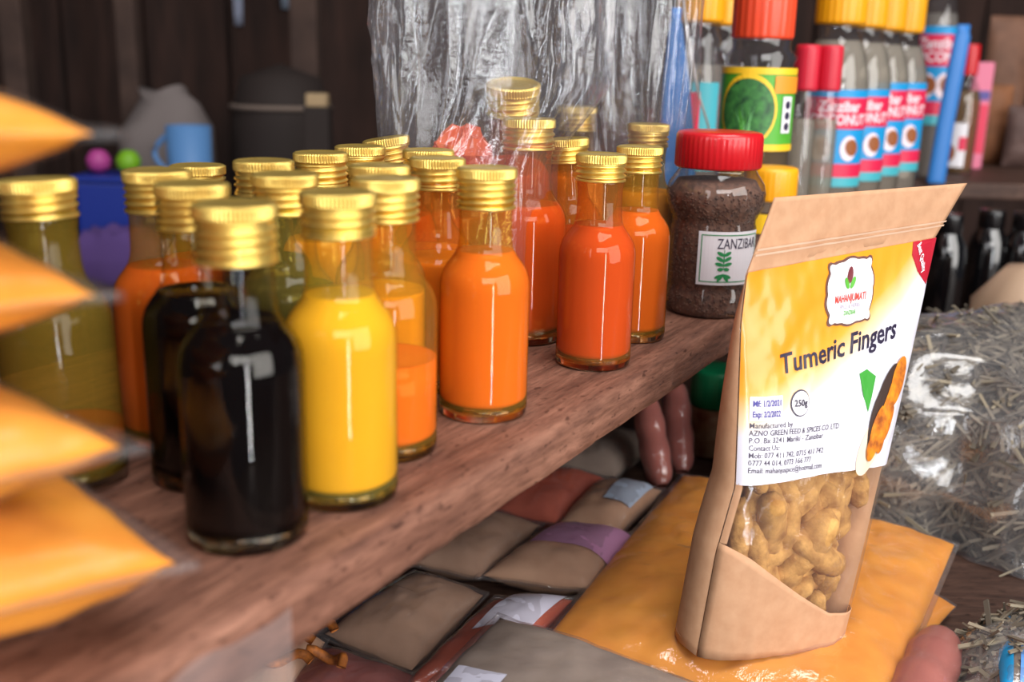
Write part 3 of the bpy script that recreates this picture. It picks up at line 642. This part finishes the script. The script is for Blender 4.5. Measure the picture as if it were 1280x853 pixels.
roll('rosy spice roll lying at the foot of the big orange bag', onz(1130, 900, -.174), onz(1178, 800, -.174), .016, m_rr, 'spice rolls on the table')
# carton with green top beneath the shelf
X = aty(893, 500, .93); gb = thing('label_jar', 'small cream patterned jar with green lid under the shelf', 'jar', (X.x, .93, TZ))
V, F = lathe([(.014, 0), (.020, .001), (.021, .005), (.021, .046), (.019, .052)], 40); me_obj('jar_wall', V, F, mat('cream_card', srgb(214, 188, 150), .5, col2=srgb(170, 96, 66), nscale=45), gb)
lid_ribbed(.0225, .036, mat('green_plastic', srgb(20, 150, 96), .4), gb, .050, 30)
# milky film hanging over the shelf edge
V = []; nu, nv = 24, 40
for j in range(nv):
    q = j / (nv - 1)
    for i in range(nu):
        sx_ = -i / (nu - 1) * .075
        p = EDGE0 + ED * (sx_ + .002 - .006 * q) - EN * (.0030 + .006 * q + .003 * noise.noise(Vector((sx_ * 50, q * 2, 1)))) + Vector((0, 0, -.004 - q * .10 - .004 * noise.noise(Vector((sx_ * 40, 5, 2)))))
        V.append(p)
tag(me_obj('plastic_flap', V, grid_faces(nu, nv), film('milky_film', (.9, .88, .88), haze=.13, gloss=.05, rough=.25, edge=.3, hazecol=(.78, .70, .70))), 'milky plastic sheet hanging against the near end of the shelf edge', 'plastic sheet')

# ------------------------------------------------------------------ kraft pouch of turmeric fingers
PTL, PTR = aty(968, 247, .540), aty(1208, 229, .640)
PBL, PBR = onz(872, 818, -.153), None
PBR = onz(1052, 790, -.156)
PN = (PTR - PTL).cross(PTL - PBL).normalized()
if PN.y > 0: PN = -PN
EL = [(0, 870, 820, PBL.y), (.185, 894, 692, .520), (.36, 918, 608, .524), (.55, 922, 500, .528), (.72, 925, 405, .532), (.83, 932, 345, .534), (1, 968, 247, .545)]
ER = [(0, 1052, 790, PBR.y), (.185, 1080, 680, .560), (.36, 1103, 580, .580), (.55, 1129, 472, .600), (.72, 1153, 370, .616), (.83, 1166, 300, .624), (1, 1208, 229, .640)]
def along(T, v):
    for (v0, x0, y0, Y0), (v1, x1, y1, Y1) in zip(T, T[1:]):
        if v0 <= v <= v1 + 1e-9:
            q = (v - v0) / (v1 - v0); return aty(x0, y0, Y0).lerp(aty(x1, y1, Y1), q)
def edge_pt(u, v): return along(EL, min(1, max(0, v))).lerp(along(ER, min(1, max(0, v))), u)
def bulge(u, v):
    a = max(0., 1 - abs(2 * u - 1) ** 2.8) ** .6
    if v > .84: g = 0.
    elif v > .25: q = (v - .25) / .59; g = (1 - q * q) ** .9
    else: g = 1.
    return a * g
def bump_f(u, v): return .0009 * noise.noise(Vector((u * 7, v * 11, 2))) + .0005 * noise.noise(Vector((u * 19, v * 25, 4)))
FD, BD = .013, .042
def SF(u, v, off=0.): return edge_pt(u, v) + PN * (FD * bulge(u, v) + bump_f(u, v) * min(1, 8 * u * (1 - u) * 2) + off)
def SB(u, v, off=0.): return edge_pt(u, v) - PN * (BD * bulge(u, v) ** .8 + off)
PO = Vector((PBL.x + .05, PBL.y + .05, -.152))
pouch = thing('kraft_pouch', 'stand-up kraft paper pouch of dried turmeric fingers with orange and white label', 'pouch', PO)
def sheet(name, fn, u0, u1, v0, v1, m, nu=40, nv=40, off=0., uvs=False, par=None, thick=0.):
    V = []; U = []
    for j in range(nv):
        for i in range(nu):
            q, r_ = i / (nu - 1), j / (nv - 1); v = (v0(q) if callable(v0) else v0) * (1 - r_) + (v1(q) if callable(v1) else v1) * r_
            V.append(fn(u0 + (u1 - u0) * q, v, off) - PO); U.append((q, r_))
    o = me_obj(name, V, grid_faces(nu, nv), m, par or pouch, True, U if uvs else None)
    if thick:
        md = o.modifiers.new('paper', 'SOLIDIFY'); md.thickness = thick; md.offset = 0
    return o
m_kraft = mat('kraft_paper', srgb(188, 142, 108), .72, col2=srgb(198, 154, 120), nscale=120, bump=.12, bscale=160, spec=.3)
m_window = film('pouch_window', (.97, .95, .91), haze=.025, gloss=.045, rough=.12, edge=.45, bump=.25, bscale=70)
sheet('back_panel', SB, 0, 1, 0, 1, m_kraft, 50, 60, thick=.0004)
sheet('top_panel', SF, 0, 1, .83, 1, m_kraft, 50, 16, .0004, thick=.0004)
def gus(u): return .185 * (1 - u) ** 1.2 + .03 + .10 * max(0, u - .72)
sheet('bottom_panel', SF, 0, 1, 0, gus, m_kraft, 50, 12, .0006, thick=.0004)
sheet('window', SF, 0, 1, gus, .84, m_window, 60, 60, .0002)
sheet('gusset', lambda u, v, off: SF(u, 0).lerp(SB(u, 0), v) + Vector((0, 0, .004)), 0, 1, 0, 1, m_kraft, 40, 10)
for vv in (.872, .884): sheet('zip_strip', SF, .0, 1, vv, vv + .005, mat('zip_plastic', srgb(206, 172, 146), .35), 40, 4, .0016)
sheet('side_seal', SF, 0, .018, gus(0), .83, m_kraft, 4, 40, .0008)
# label
def label_mat():
    m = bpy.data.materials.new('pouch_label'); m.use_nodes = True; nt = m.node_tree; b = nt.nodes['Principled BSDF']
    uv = node(nt, 'ShaderNodeUVMap'); sp = node(nt, 'ShaderNodeSeparateXYZ'); nt.links.new(uv.outputs[0], sp.inputs[0])
    def mth(op, a, c):
        n = node(nt, 'ShaderNodeMath', operation=op)
        for i, q in enumerate((a, c)):
            if isinstance(q, (int, float)): n.inputs[i].default_value = q
            else: nt.links.new(q, n.inputs[i])
        return n.outputs[0]
    # white lower right, orange upper left
    k_ = mth('SUBTRACT', sp.outputs[1], mth('ADD', .22, mth('MULTIPLY', mth('POWER', sp.outputs[0], 1.5), .66)))
    nt.links.new(ramp(nt, k_, [(0., srgb(226, 224, 236)), (.06, srgb(236, 216, 184)), (.20, srgb(240, 164, 58)), (.30, srgb(236, 150, 36))]), b.inputs['Base Color'])
    b.inputs['Roughness'].default_value = .3; b.inputs['Coat Weight'].default_value = .35; b.inputs['Coat Roughness'].default_value = .12
    return m
LV0, LV1 = .365, .838
label = sheet('label', SF, 0, 1, lambda q: LV0 + .015 * math.sin(q * 3.1), LV1, label_mat(), 110, 110, .0011, True)
label['label'] = 'orange and white printed label'
PWD, PHT = 162., 250.
def LM(off): return lambda x, y: SF(min(1, max(0, x / PWD)), y / PHT, off) - PO
def onlabel(name, vf, m, lev=1): return wrapped(name, vf, LM(.0011 + .00035 * lev), m, label)
def U(u): return u * PWD
def Vv(v): return v * PHT
m_navy = mat('navy_ink', srgb(40, 32, 58), .4); m_grey = mat('grey_ink', srgb(70, 62, 80), .5); m_blueink = mat('violet_ink', srgb(70, 64, 150), .5)
def ltext(body, u, v, h, m, width=None, bold=0., ang=0., lev=1, align='LEFT'):
    tv, tf = text2d(body, h, bold, align)
    if width:
        w0 = max(x for x, y in tv) - min(x for x, y in tv); kx = width / w0; tv = [(x * kx, y) for x, y in tv]
    ca, sa = math.cos(ang), math.sin(ang)
    o = onlabel('lettering', ([(U(u) + x * ca - y * sa, Vv(v) + x * sa + y * ca) for x, y in tv], tf), m, lev); return o
ltext('Tumeric Fingers', .165, .605, 15.5, m_navy, 105, .28, R(6))
# logo cloud
def cloud(cx, cy, rx, ry, n=88):
    out = []
    for k in range(n):
        t = 2 * math.pi * k / n; s = 1 + .05 * abs(math.sin(t * 5)) + (.12 if k % 22 in (10, 11, 12) else 0) * .7
        sq = 1 / max(abs(math.cos(t)), abs(math.sin(t))) ** .45
        out.append((cx + rx * math.cos(t) * s * sq, cy + ry * math.sin(t) * s * sq))
    return out
LC = (U(.51), Vv(.760))
onlabel('logo_outline', fan2d(cloud(*LC, 21.0, 17.2), LC, 6), mat('logo_brown', srgb(104, 66, 56), .5), 1)
onlabel('logo_panel', fan2d(cloud(*LC, 19.6, 16.0), LC, 6), m_white, 2)
onlabel('logo_seed', fan2d(ell(LC[0] - 1, LC[1] + 8.5, 2.3, 4.4, 20, -.2), (LC[0] - 1, LC[1] + 8.5), 2), mat('seed_print', srgb(110, 36, 44), .5), 3)
for sg in (-1, 1): onlabel('logo_leaf', fan2d(ell(LC[0] - 1 + sg * 2.4, LC[1] + 4.5, 1.5, 3.4, 16, sg * -.5), (LC[0] - 1 + sg * 2.4, LC[1] + 4.5), 2), m_gr2, 3)
ltext('MAHANJUMATI', LC[0] / PWD, (LC[1] - 5) / PHT, 5.6, mat('logo_red', srgb(206, 66, 52), .5), 27, .08, 0, 3, 'CENTER')
ltext('SPICE & HERBS', LC[0] / PWD, (LC[1] - 8.4) / PHT, 3.0, mat('pale_ink', srgb(150, 140, 160), .5), 18, .0, 0, 3, 'CENTER')
ltext('ZANZIBAR', LC[0] / PWD, (LC[1] - 11.8) / PHT, 3.2, m_gr2, 11, .05, 0, 3, 'CENTER')
# ribbon
RB = [(.86, .838), (1.0, .838), (1.0, .768), (.985, .745), (.91, .775), (.865, .810)]
onlabel('ribbon', fan2d([(U(a), Vv(b)) for a, b in RB], (U(.95), Vv(.81)), 4), mat('ribbon_red', srgb(176, 22, 44), .4), 1)
ltext('Best Quality', .885, .828, 5.2, m_white, 17, .1, R(-58), 2)
# date sticker, weight
onlabel('date_sticker', rect2d(U(.03), Vv(.508), U(.175), Vv(.560), 10, 5), m_white, 1)
ltext('Mf: 1/2/2021', .04, .539, 4.6, m_blueink, 20, .1, 0, 2); ltext('Exp: 2/2/2022', .04, .516, 4.6, m_blueink, 20, .1, 0, 2)
wc = (U(.265), Vv(.540))
onlabel('weight_disc', fan2d(ell(*wc, 7.6, 7.2), wc, 3), m_grey, 1); onlabel('weight_disc_face', fan2d(ell(*wc, 6.8, 6.4), wc, 3), m_white, 2)
ltext('250g', wc[0] / PWD, (wc[1] - 1.5) / PHT, 5.0, m_navy, 10.5, .12, 0, 3, 'CENTER')
for q, (s_, wd) in enumerate([('Manufactured by', 32), ('AZNO GREEN FEED & SPICES CO. LTD', 76), ('P.O. Bx 3241 Mariki - Zanzibar', 61), ('Contact Us:', 22), ('Mob: 077 411 742, 0715 411 742', 63), ('0777 44 014, 0773 166 777', 52), ('Email: mahanjuspice@hotmail.com', 63)]):
    ltext(s_, .03, .492 - q * .0162, 4.2, m_grey, wd, .02, 0, 1)
# printed picture of turmeric in a bowl
m_bowl = mat('bowl_print', srgb(226, 206, 184), .5); m_turp = mat('turmeric_print', srgb(236, 140, 20), .5, col2=srgb(146, 70, 20), nscale=150); m_leafp = mat('leaf_print', srgb(54, 150, 48), .5); m_darkp = mat('dark_print', srgb(58, 40, 34), .5)
c = (U(0.745), Vv(.425)); onlabel('bowl_picture', fan2d(ell(*c, 19, 12, 28, R(40)), c, 3), m_bowl, 1)
c = (U(0.665), Vv(.555)); onlabel('leaf_picture', fan2d([(U(0.600), Vv(.585)), (U(0.645), Vv(.592)), (U(0.705), Vv(.575)), (U(0.700), Vv(.535)), (U(0.685), Vv(.50)), (U(0.645), Vv(.535))], c, 3), m_leafp, 1)
c = (U(0.795), Vv(.50)); onlabel('dark_root_picture', fan2d(ell(*c, 12, 25, 28, R(-24)), c, 3), m_darkp, 2)
for (u_, v_, a_, b_, an) in [(.93, .555, 8, 13, -15), (.87, .50, 4.5, 22, -22), (.82, .455, 7, 14, -20), (.90, .47, 6, 10, -10), (.80, .42, 7, 7, 0), (.86, .435, 6, 8, 20)]:
    c = (U(u_ - .055), Vv(v_)); onlabel('root_picture', fan2d(ell(*c, a_, b_, 20, R(an)), c, 3), m_turp, 3)
# the turmeric fingers in the pouch
m_root = mat('dried_turmeric', srgb(212, 162, 94), .92, col2=srgb(146, 98, 48), nscale=120, bump=1., bscale=260)
roots = []
for q in range(8):
    prof = [(.0006, -.5)] + [((1 - abs(2 * k_ / 13 - 1) ** 4) ** .5 * (1 + .06 * math.sin(k_ * 1.9 + q)), -.5 + k_ / 13) for k_ in range(1, 13)] + [(.0006, .5)]
    V, F = lathe(prof, 18)
    rr, ll = rnd.uniform(.0072, .0094), rnd.uniform(.034, .054); W_ = []
    for x, y, z in V:
        p = Vector((x * rr, y * rr * .85, z * ll)); f = 1 + .16 * noise.noise(p * 48 + Vector((q * 9, 0, 0))) + .05 * noise.noise(p * 200 + Vector((0, q * 5, 0))) + .035 * math.sin(z * 46)
        bend = .12 * ll * math.sin(z * 2.6 + q)
        W_.append(Vector((p.x * f + bend, p.y * f, p.z)))
    me = bpy.data.meshes.new('turmeric_root'); me.from_pydata([tuple(v) for v in W_], [], F); me.polygons.foreach_set('use_smooth', [True] * len(me.polygons)); me.materials.append(m_root); roots.append(me)
PW_ = (PTR - PTL).normalized(); PU_ = PN.cross(PW_).normalized()
def put_root(p, s, upright=False):
    a = math.pi / 2 + rnd.uniform(-.3, .3) if upright else rnd.uniform(0, 6.283); d = (PW_ * math.cos(a) + PU_ * math.sin(a) + PN * rnd.uniform(-.2, .2)).normalized()
    x_ = d.cross(PN).normalized(); y_ = d.cross(x_); b = rnd.uniform(0, 6.283); xr = x_ * math.cos(b) + y_ * math.sin(b); yr = d.cross(xr)
    o = bpy.data.objects.new('turmeric_root', rnd.choice(roots)); COL.objects.link(o)
    o.matrix_world = Matrix(((xr.x * s, yr.x * s, d.x * s, p.x), (xr.y * s, yr.y * s, d.y * s, p.y), (xr.z * s, yr.z * s, d.z * s, p.z), (0, 0, 0, 1)))
    tag(o, 'dusty dried turmeric finger inside the kraft pouch', 'turmeric root', 'dried turmeric fingers in the pouch')
for j in range(9):
    for i in range(5):
        u = .19 + .67 * (i + .5 * (j % 2)) / 4.5; v = .045 + j * .043
        if u > .87: continue
        D = FD * bulge(u, v) + BD * bulge(u, v) ** .8
        if D < .030: continue
        side = u < .33 or u > .76
        put_root(SF(u, v, -.0150 - rnd.uniform(0, .004)), rnd.uniform(.8, .95) if side else rnd.uniform(1.05, 1.3), side)
        if D > .040 and .3 < u < .8: put_root(SF(u + .04, v + .02, -.031), rnd.uniform(.9, 1.05), side)

# ------------------------------------------------------------------ dried grass bags
def island_mat(name, stops, rough=.8):
    m = bpy.data.materials.new(name); m.use_nodes = True; nt = m.node_tree; b = nt.nodes['Principled BSDF']
    g_ = node(nt, 'ShaderNodeNewGeometry'); nt.links.new(ramp(nt, g_.outputs['Random Per Island'], stops), b.inputs['Base Color']); b.inputs['Roughness'].default_value = rough
    return m
m_straw = island_mat('dried_grass', [(0, srgb(80, 72, 62)), (.4, srgb(118, 108, 94)), (.75, srgb(142, 131, 112)), (1, srgb(168, 156, 134))])
m_straw_film = film('grass_bag_film', (.94, .94, .96), haze=.09, gloss=.11, rough=.13, edge=.5, bump=.6, bscale=45)
def grass_bag(label, c, rad, h, z0, count, seed):
    """rad(theta) footprint radius"""
    rg = random.Random(seed)
    t = thing('dried_grass_bag', label, 'bag', (c[0], c[1], z0), group='bags of dried grass')
    def pt(th, f, grow=1.):          # f 0 = rim on the table .. 1 = top
        r_ = rad(th) * (math.cos(f * math.pi / 2) ** .62) * grow; z = h * math.sin(f * math.pi / 2) ** .8 * grow
        p = Vector((r_ * math.cos(th), r_ * math.sin(th), z))
        p *= 1 + .07 * noise.noise(p * 16 + Vector((seed, 0, 0))) + .06 * (1 - 2 * abs(noise.noise(p * 22 + Vector((0, seed, 0)))))
        p.z = max(p.z, .001); return p
    V, F = [], []
    for q in range(count):
        th = rg.uniform(0, 2 * math.pi); f = rg.random() ** .9; p = pt(th, f, rg.uniform(.86, .965))
        e = .02; t1 = (pt(th + e, f) - pt(th - e, f)).normalized(); t2 = (pt(th, min(1, f + e)) - pt(th, max(0, f - e)) + Vector((0, 0, 1e-6))).normalized(); nn = t1.cross(t2).normalized()
        a = rg.gauss(.5, .8); d = (t1 * math.cos(a) + t2 * math.sin(a) + nn * rg.uniform(-.15, .15)).normalized(); s = nn.cross(d).normalized()
        L = rg.uniform(.010, .034); wd = rg.uniform(.0006, .0016); tk = wd * .5; b = len(V)
        for e1 in (-1, 0, 1):
            bend = nn * (-.004 * abs(e1)) + s * (.004 * math.sin(q * 1.7 + e1 * 2))
            for s1, s2 in ((-1, -1), (1, -1), (1, 1), (-1, 1)):
                v = p + d * (L * e1) + bend + s * (wd * s1) + nn * (tk * s2); v.z = max(.0005, v.z); V.append(v)
        for e1 in (0, 4):
            for k in range(4): F.append((b + e1 + k, b + e1 + (k + 1) % 4, b + e1 + 4 + (k + 1) % 4, b + e1 + 4 + k))
        F += [(b + 3, b + 2, b + 1, b), (b + 8, b + 9, b + 10, b + 11)]
    g = me_obj('grass', V, F, m_straw, t, smooth=False); g['kind'] = 'stuff'
    nu, nv = 120, 44
    V = [pt(2 * math.pi * i / nu, j / (nv - 1) * .9999, .84) for j in range(nv) for i in range(nu)]
    me_obj('packed_core', V, grid_faces(nu, nv, True), mat('grass_core', srgb(92, 84, 72), .9), t)
    V = [pt(2 * math.pi * i / nu, j / (nv - 1) * .9999, 1.0) for j in range(nv) for i in range(nu)]
    me_obj('film', V, grid_faces(nu, nv, True), m_straw_film, t)
    return t
def rad1(th):
    a = math.degrees(th) % 360; K = [(0, .27), (60, .20), (120, .18), (150, .19), (172, .22), (188, .25), (205, .175), (228, .13), (255, .15), (285, .26), (320, .30), (360, .27)]
    for (a0, r0), (a1, r1) in zip(K, K[1:]):
        if a0 <= a <= a1: q = (a - a0) / (a1 - a0); q = q * q * (3 - 2 * q); return r0 + (r1 - r0) * q
grass_bag('large clear bag of dried grey green grass behind the pouch', (.425, .835), rad1, .150, TZ, 17000, 4)
grass_bag('small clear bag of dried grass in front of the large one', (.345, .545), lambda th: .058 + .02 * math.cos(2 * th), .045, TZ, 2200, 9)
pkc = [onz(x, y, -.165) for x, y in ((1248, 880), (1310, 880), (1320, 770), (1236, 772))]
packet('blue and white plastic packet beside the small grass bag', pkc, .012, .0245, 'grey', 40, group='small packets at the table end', labels=[(-.9, -.9, -.45, .9, m_blue), (-.2, -.9, .2, .9, mat('sky_blue_print', srgb(96, 150, 220), .4)), (.5, -.9, .9, .9, m_blue)])

# ------------------------------------------------------------------ dim things behind
m_black = mat('black_plastic', srgb(14, 12, 14), .25, coat=.4)
def simple_jar(name, label, px, py, Y, r, h, m, cat, z, prof=None, mcap=None):
    X = aty(px, py, Y).x; t = thing(name, label, cat, (X, Y, z))
    P = prof or [(.1, 0), (.9, 0), (1, .04), (1, .72), (.9, .82), (.6, .9), (.6, .93)]
    V, F = lathe([(a * r, b * h) for a, b in P], 40); me_obj('body', V, F, m, t)
    if mcap: lid_ribbed(r * .64, h * .14, mcap, t, h * .9, 20, 'lid')
    return t
bt = thing('back_table', 'dark low table in the back of the stall', 'table', (-.7, 2.25, -.28))
bm_obj('table_top', box_bm(1.9, .8, .03, .003, c=(0, 0, -.015)), m_table, bt)
for sx in (-.88, .88):
    for sy in (-.35, .35): bm_obj('leg', box_bm(.06, .06, .69, .003, c=(sx, sy, -.375)), m_table, bt)
# blue cup
def onback(px, py, Y): return aty(px, py, Y)
p = onback(238, 210, 2.25); cup = thing('plastic_mug', 'light blue plastic mug on the back table', 'mug', (p.x, 2.25, -.28))
V, F = lathe([(.02, 0), (.04, 0), (.042, .004), (.047, .30), (.044, .30), (.040, .02)], 40); me_obj('body', V, F, mat('sky_plastic', srgb(92, 140, 196), .5), cup)
V, F = tube([Vector((-.045 - .03 * math.sin(q / 10 * math.pi), 0, .20 + .08 * q / 10)) for q in range(11)], .006); me_obj('handle', V, F, mat('sky_plastic', (0, 0, 0)), cup)
p = onback(208, 170, 2.5); sk = thing('cloth_sack', 'grey cloth sack slumped behind the blue mug', 'sack', (p.x, 2.50, -.28))
V, F = lathe([(.02, 0), (.09, .0), (.105, .06), (.11, .2), (.105, .27), (.08, .32), (.05, .345), (.055, .36), (.001, .35)], 36)
me_obj('cloth', [Vector(v) * (1 + .12 * noise.noise(Vector(v) * 14)) for v in V], F, mat('grey_cloth', srgb(124, 114, 112), .9), sk)
p = onback(145, 225, 2.1); cr = thing('plastic_tub', 'dark blue lidded plastic tub with two balls on top', 'tub', (p.x, 2.1, -.28))
bm_obj('tub', box_bm(.125, .11, .20, .008, c=(0, 0, .10)), mat('navy_plastic', srgb(16, 44, 140), .4), cr)
bm_obj('lid', box_bm(.135, .12, .012, .003, c=(0, 0, .206)), mat('navy_plastic', (0, 0, 0)), cr)
for sgn, cc, lb, nm in ((-.032, srgb(176, 66, 140), 'magenta ball sitting on the blue tub', 'toy_ball'), (.028, srgb(120, 176, 30), 'lime green ball sitting on the blue tub', 'toy_ball')):
    bm = bmesh.new(); bmesh.ops.create_icosphere(bm, subdivisions=3, radius=.024)
    for v in bm.verts: v.co *= 1 + .03 * math.sin(v.co.z * 400)
    o = bm_obj(nm, bm, mat(lb[:10], cc, .5), None, True); o.location = (p.x + sgn, 2.1, -.28 + .212 + .0238); tag(o, lb, 'ball')
p = onback(148, 255, 2.0); pv = thing('purple_cloth', 'folded purple cloth in front of the blue tub', 'cloth', (p.x, 1.99, -.28))
V, F = pillow([(-.09, -.04, .06), (.09, -.04, .06), (.09, .04, .06), (-.09, .04, .06)], .06, .06, .02, 5, 24, .3, q=.35); me_obj('fold', V, F, mat('violet_cloth', srgb(82, 58, 116), .9), pv)
p = onback(352, 130, 2.45); bk = thing('round_basket', 'dark round basket with pale rim in the back', 'basket', (p.x, 2.45, -.28))
V, F = lathe([(.06, 0), (.10, 0), (.115, .2), (.11, .33), (.09, .40), (.001, .43)], 40); me_obj('basket_body', V, F, mat('dark_cane', srgb(44, 34, 31), .8), bk)
V, F = tube([Vector((.112 * math.cos(q / 40 * 2 * math.pi), .112 * math.sin(q / 40 * 2 * math.pi), .335)) for q in range(41)], .006); me_obj('rim', V, F, mat('pale_cane', srgb(124, 108, 98), .8), bk)
p = onback(397, 125, 2.15); bl = thing('soap_block', 'small dull cream block on a dark stand in the back', 'block', (p.x, 2.15, -.28))
bm_obj('block', box_bm(.042, .04, .026, .004, c=(0, 0, p.z + .28)), mat('cream_soap', srgb(178, 152, 116), .8), bl); bm_obj('stand', box_bm(.05, .05, p.z + .267, .004, c=(0, 0, (p.z + .267) / 2)), mat('dark_cane', (0, 0, 0)), bl)
for (px, Y, wd, lb) in ((168, 2.75, .05, 'grey brown timber post behind the grey sack'), (385, 2.8, .07, 'dark timber post behind the round basket'), (30, 2.78, .06, 'dark timber post standing beyond the blue tub')):
    X = aty(px, 150, Y).x; o = bm_obj('timber_post', box_bm(wd, wd, 3.1, .006), mat('post_wood', srgb(84, 64, 56), .85, col2=srgb(60, 45, 40), nscale=10), None); o.location = (X, Y, .55); tag(o, lb, 'post', 'timber posts in the back')
for (px, py, Y, sx, sz, c, lb) in ((266, 8, 2.9, .045, .08, srgb(168, 174, 196), 'pale bluish rag hanging high on the back wall'), (332, -2, 2.9, .06, .03, srgb(140, 152, 170), 'pale grey rag strip hanging at the top of the back wall')):
    p = aty(px, py, Y); V, F = [], []
    for j in range(10):
        for i in range(10): V.append((p.x + sx * (i / 9 - .5) * (1 - .5 * j / 9), 3.17 - .012 * abs(math.sin(i * 1.3)), p.z + .3 - (.3 + sz * .5) * j / 9))
    o = me_obj('hanging_rag', V, grid_faces(10, 10), mat(lb[:9], c, .9)); md = o.modifiers.new('t', 'SOLIDIFY'); md.thickness = .003; tag(o, lb, 'rag')
# right: dim brown packets and black jars
for kk, (px, py, Y, sx, sz, c1, lb) in enumerate([(1262, 60, 2.05, .085, .20, srgb(124, 86, 66), 'tall dim brown spice packet standing on the side shelf'), (1245, 130, 1.98, .06, .10, srgb(142, 90, 56), 'short rusty brown packet before the dim brown one'), (1280, 150, 1.93, .06, .085, srgb(98, 74, 68), 'short dark packet at the end of the side shelf')]):
    X = aty(px, py, Y).x; hh = [.27, .145, .11][kk]; t = thing('spice_packet', lb, 'packet', (X, Y, 0), group='dim packets on the side shelf')
    V, F = pillow([(-sx / 2, -hh / 2, 0), (sx / 2, -hh / 2, 0), (sx / 2, hh / 2, 0), (-sx / 2, hh / 2, 0)], .018, .018, .05, kk * 3, 24, .2); M4 = Matrix.Rotation(R(90), 4, 'X')
    V = [M4 @ v + Vector((0, 0, hh / 2 + .001)) for v in V]; me_obj('powder', V, F, mat('spice_wrap_' + str(kk), c1, .7, col2=tuple(q * .7 for q in c1), nscale=30), t)
for kk, (px, Y) in enumerate([(1180, 1.33), (1232, 1.38), (1275, 1.36)]):
    simple_jar('dark_bottle', ['black glass bottle just behind the pouch corner', 'black glass bottle second from the pouch on the table', 'black glass bottle at the end of the table'][kk], px, 330, Y, .026, .175, mat('black_glass', srgb(10, 9, 11), .12, coat=1), 'bottle', TZ, mcap=m_black)['group'] = 'black bottles on the table'
p = aty(1255, 440, 1.12); V, F = lathe([(.001, 0), (.7, .05), (1, .35), (.95, .7), (.5, .97), (.001, 1)], 32)
o = me_obj('gourd', [Vector((x * .058, y * .05, z * .155)) * (1 + .08 * noise.noise(Vector((x, y, z)) * 2)) for x, y, z in V], F, mat('cream_gourd', srgb(178, 148, 122), .6)); o.location = (p.x + .02, 1.13, TZ); tag(o, 'cream coloured gourd peeping over the dried grass bag', 'gourd')
